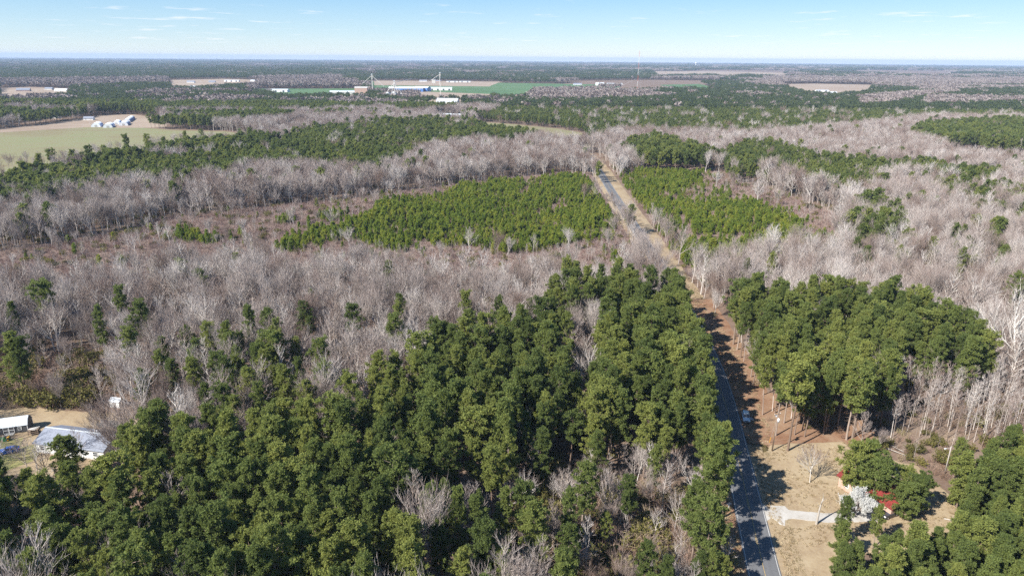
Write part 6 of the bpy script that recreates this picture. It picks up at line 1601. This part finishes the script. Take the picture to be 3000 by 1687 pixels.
# ------------------------------------------------------------------ single notable trees
def put_tree(name, label, cat, x, y, z, s_, rz, wood, crown, wm, cm, cname='crown'):
    r_ = thing(name, label, cat, (x, y, z), rz)
    r_.scale = (s_, s_, s_)
    for nm, p_, mm in (('trunk', wood, wm), (cname, crown, cm)):
        me = np_mesh(nm, p_[0], p_[1], mm); c = bpy.data.objects.new(nm, me); COL.objects.link(c); c.parent = r_
    return r_
PALEBARK = bark_mat('white_bark', [(0.1, (0.42, 0.385, 0.345)), (0.9, (0.60, 0.57, 0.53))], 1.0)
w, c = bare_shape(501, 9.5, 1, 6, 8, 5, 3, rk=1.3, tw=0.016, spread=1.35)
put_tree('yard_tree', 'pale leafless yard tree with several stems near the ditch', 'tree', *SPOT['yardtree'], 0.2, 1.0, 0.6, w, c, PALEBARK, TWIG)
w, c = bare_shape(502, 27.0, 1, 5, 11, 5, 2, rk=1.5, tw=0.03, spread=1.2)
put_tree('white_barked_tree', 'tall white barked leafless tree past the pine stand on its own', 'tree', *SPOT['syc'], 0, 1.0, 1.9, w, c, PALEBARK, BARK)
w, c0 = bare_shape(503, 6.6, 1, 11, 12, 7, 3, rk=1.0, tw=0.02, spread=1.9)
tips = c0[0].reshape(-1, 3, 3)[:, 2]
cb_, cf_ = blades(np.random.default_rng(9), np.concatenate([tips, c0[0].reshape(-1, 3, 3).mean(1)]), 3, 0.15, 0.065, 0.3)
put_tree('blossoming_pear_tree', 'pear tree covered in white blossom beside the driveway', 'tree', 73.2, 122.2, 0.2, 0.9, 0.3, w, (cb_, cf_), BARK, BLOSSOM, 'blossom')

# tufts of dry grass and weeds on the verges, in the ditch and over the yard
def tuft_rows(poly_fn, n, seed, lo, hi):
    rg = np.random.default_rng(seed); P_ = poly_fn(rg, n)
    return np.column_stack([P_, lo+(hi-lo)*rg.random(len(P_)), rg.random(len(P_))*6.28, rg.integers(0, 3, len(P_))])
TUFT = bark_mat('dry_grass_blades', [(0.05, (0.24, 0.18, 0.10)), (0.5, (0.36, 0.28, 0.18)), (0.95, (0.46, 0.38, 0.25))], 0.4)
DARKTUFT = bark_mat('ditch_weed_blades', [(0.05, (0.05, 0.04, 0.02)), (0.5, (0.12, 0.10, 0.045)), (0.95, (0.24, 0.20, 0.10))], 0.6)
for i in range(3):
    rg_ = np.random.default_rng(700+i)
    v, f = blades(rg_, rg_.normal(size=(7, 3))*np.array([0.2, 0.2, 0.02])+np.array([0, 0, 0.02]), 7, 0.30, 0.035, 1.2)
    v[:, 2] = np.maximum(v[:, 2], 0.0)
    lib('tuft', None, (v, f), TUFT, TUFT); lib('darktuft', None, (v, f), DARKTUFT, DARKTUFT)
def strip_pts(o0, o1, y0, y1):
    def fn(rg, n):
        s_ = s_at_y(y0)+rg.random(n)*(s_at_y(y1)-s_at_y(y0)); o_ = o0+(o1-o0)*rg.random(n)
        return np.stack([np.interp(s_, SEGL, RP[:, 0])+o_*np.interp(s_, SEGL, NR[:, 0]), np.interp(s_, SEGL, RP[:, 1])+o_*np.interp(s_, SEGL, NR[:, 1])], 1)
    return fn
YARD = SHEETS[0][1]; DRIVE = [s_[1] for s_ in SHEETS if s_[0] == 'driveway'][0]
def yard_pts(rg, n):
    q = np.array(YARD); lo, hi = q.min(0), q.max(0)
    P_ = lo+(hi-lo)*rg.random((n*3, 2))
    k_ = in_poly(P_, YARD) & ~in_poly(P_, DRIVE) & (fnoise(P_[:, 0], P_[:, 1], 5.0) > 0.44)
    return P_[k_][:n]
def lift(o, z):
    if o: o.location.z = z
lift(mass('dry_grass', 'tufts of dry tan grass over the yard', 'tuft', tuft_rows(yard_pts, 1500, 1, 0.4, 0.9)), 0.25)
lift(mass('verge_grass', 'dry grass tufts along the road verges', 'tuft', np.concatenate([tuft_rows(strip_pts(3.7, 6.3, 97, 152), 500, 2, 0.4, 0.9), tuft_rows(strip_pts(-7.0, -3.7, 97, 300), 1500, 3, 0.6, 1.3), tuft_rows(strip_pts(3.7, 10.0, 152, 300), 900, 4, 0.5, 1.0)])), 0.22)
dr = tuft_rows(strip_pts(6.5, 7.9, 97, 152), 1500, 5, 0.35, 1.0)
dr = dr[~in_poly(dr[:, :2], DRIVE)]
lift(mass('ditch_weeds', 'dark weeds filling the narrow roadside ditch', 'darktuft', dr), 0.02)

# ------------------------------------------------------------------ the air
hz = MB()
hz.box((0, 11400, 32.0), (44000, 23600, 172))
hm = bpy.data.materials.new('haze_air'); hm.use_nodes = True
hn = hm.node_tree.nodes; hn.clear()
ho = hn.new('ShaderNodeOutputMaterial'); hv = hn.new('ShaderNodeVolumePrincipled')
hv.inputs['Color'].default_value = (0.57, 0.73, 1.0, 1)
hv.inputs['Density'].default_value = 6.0e-5
hv.inputs['Anisotropy'].default_value = 0.0
hm.node_tree.links.new(hv.outputs[0], ho.inputs['Volume'])
tag(hz.build('haze', hm), 'pale blue haze over the distant plain', kind='stuff')
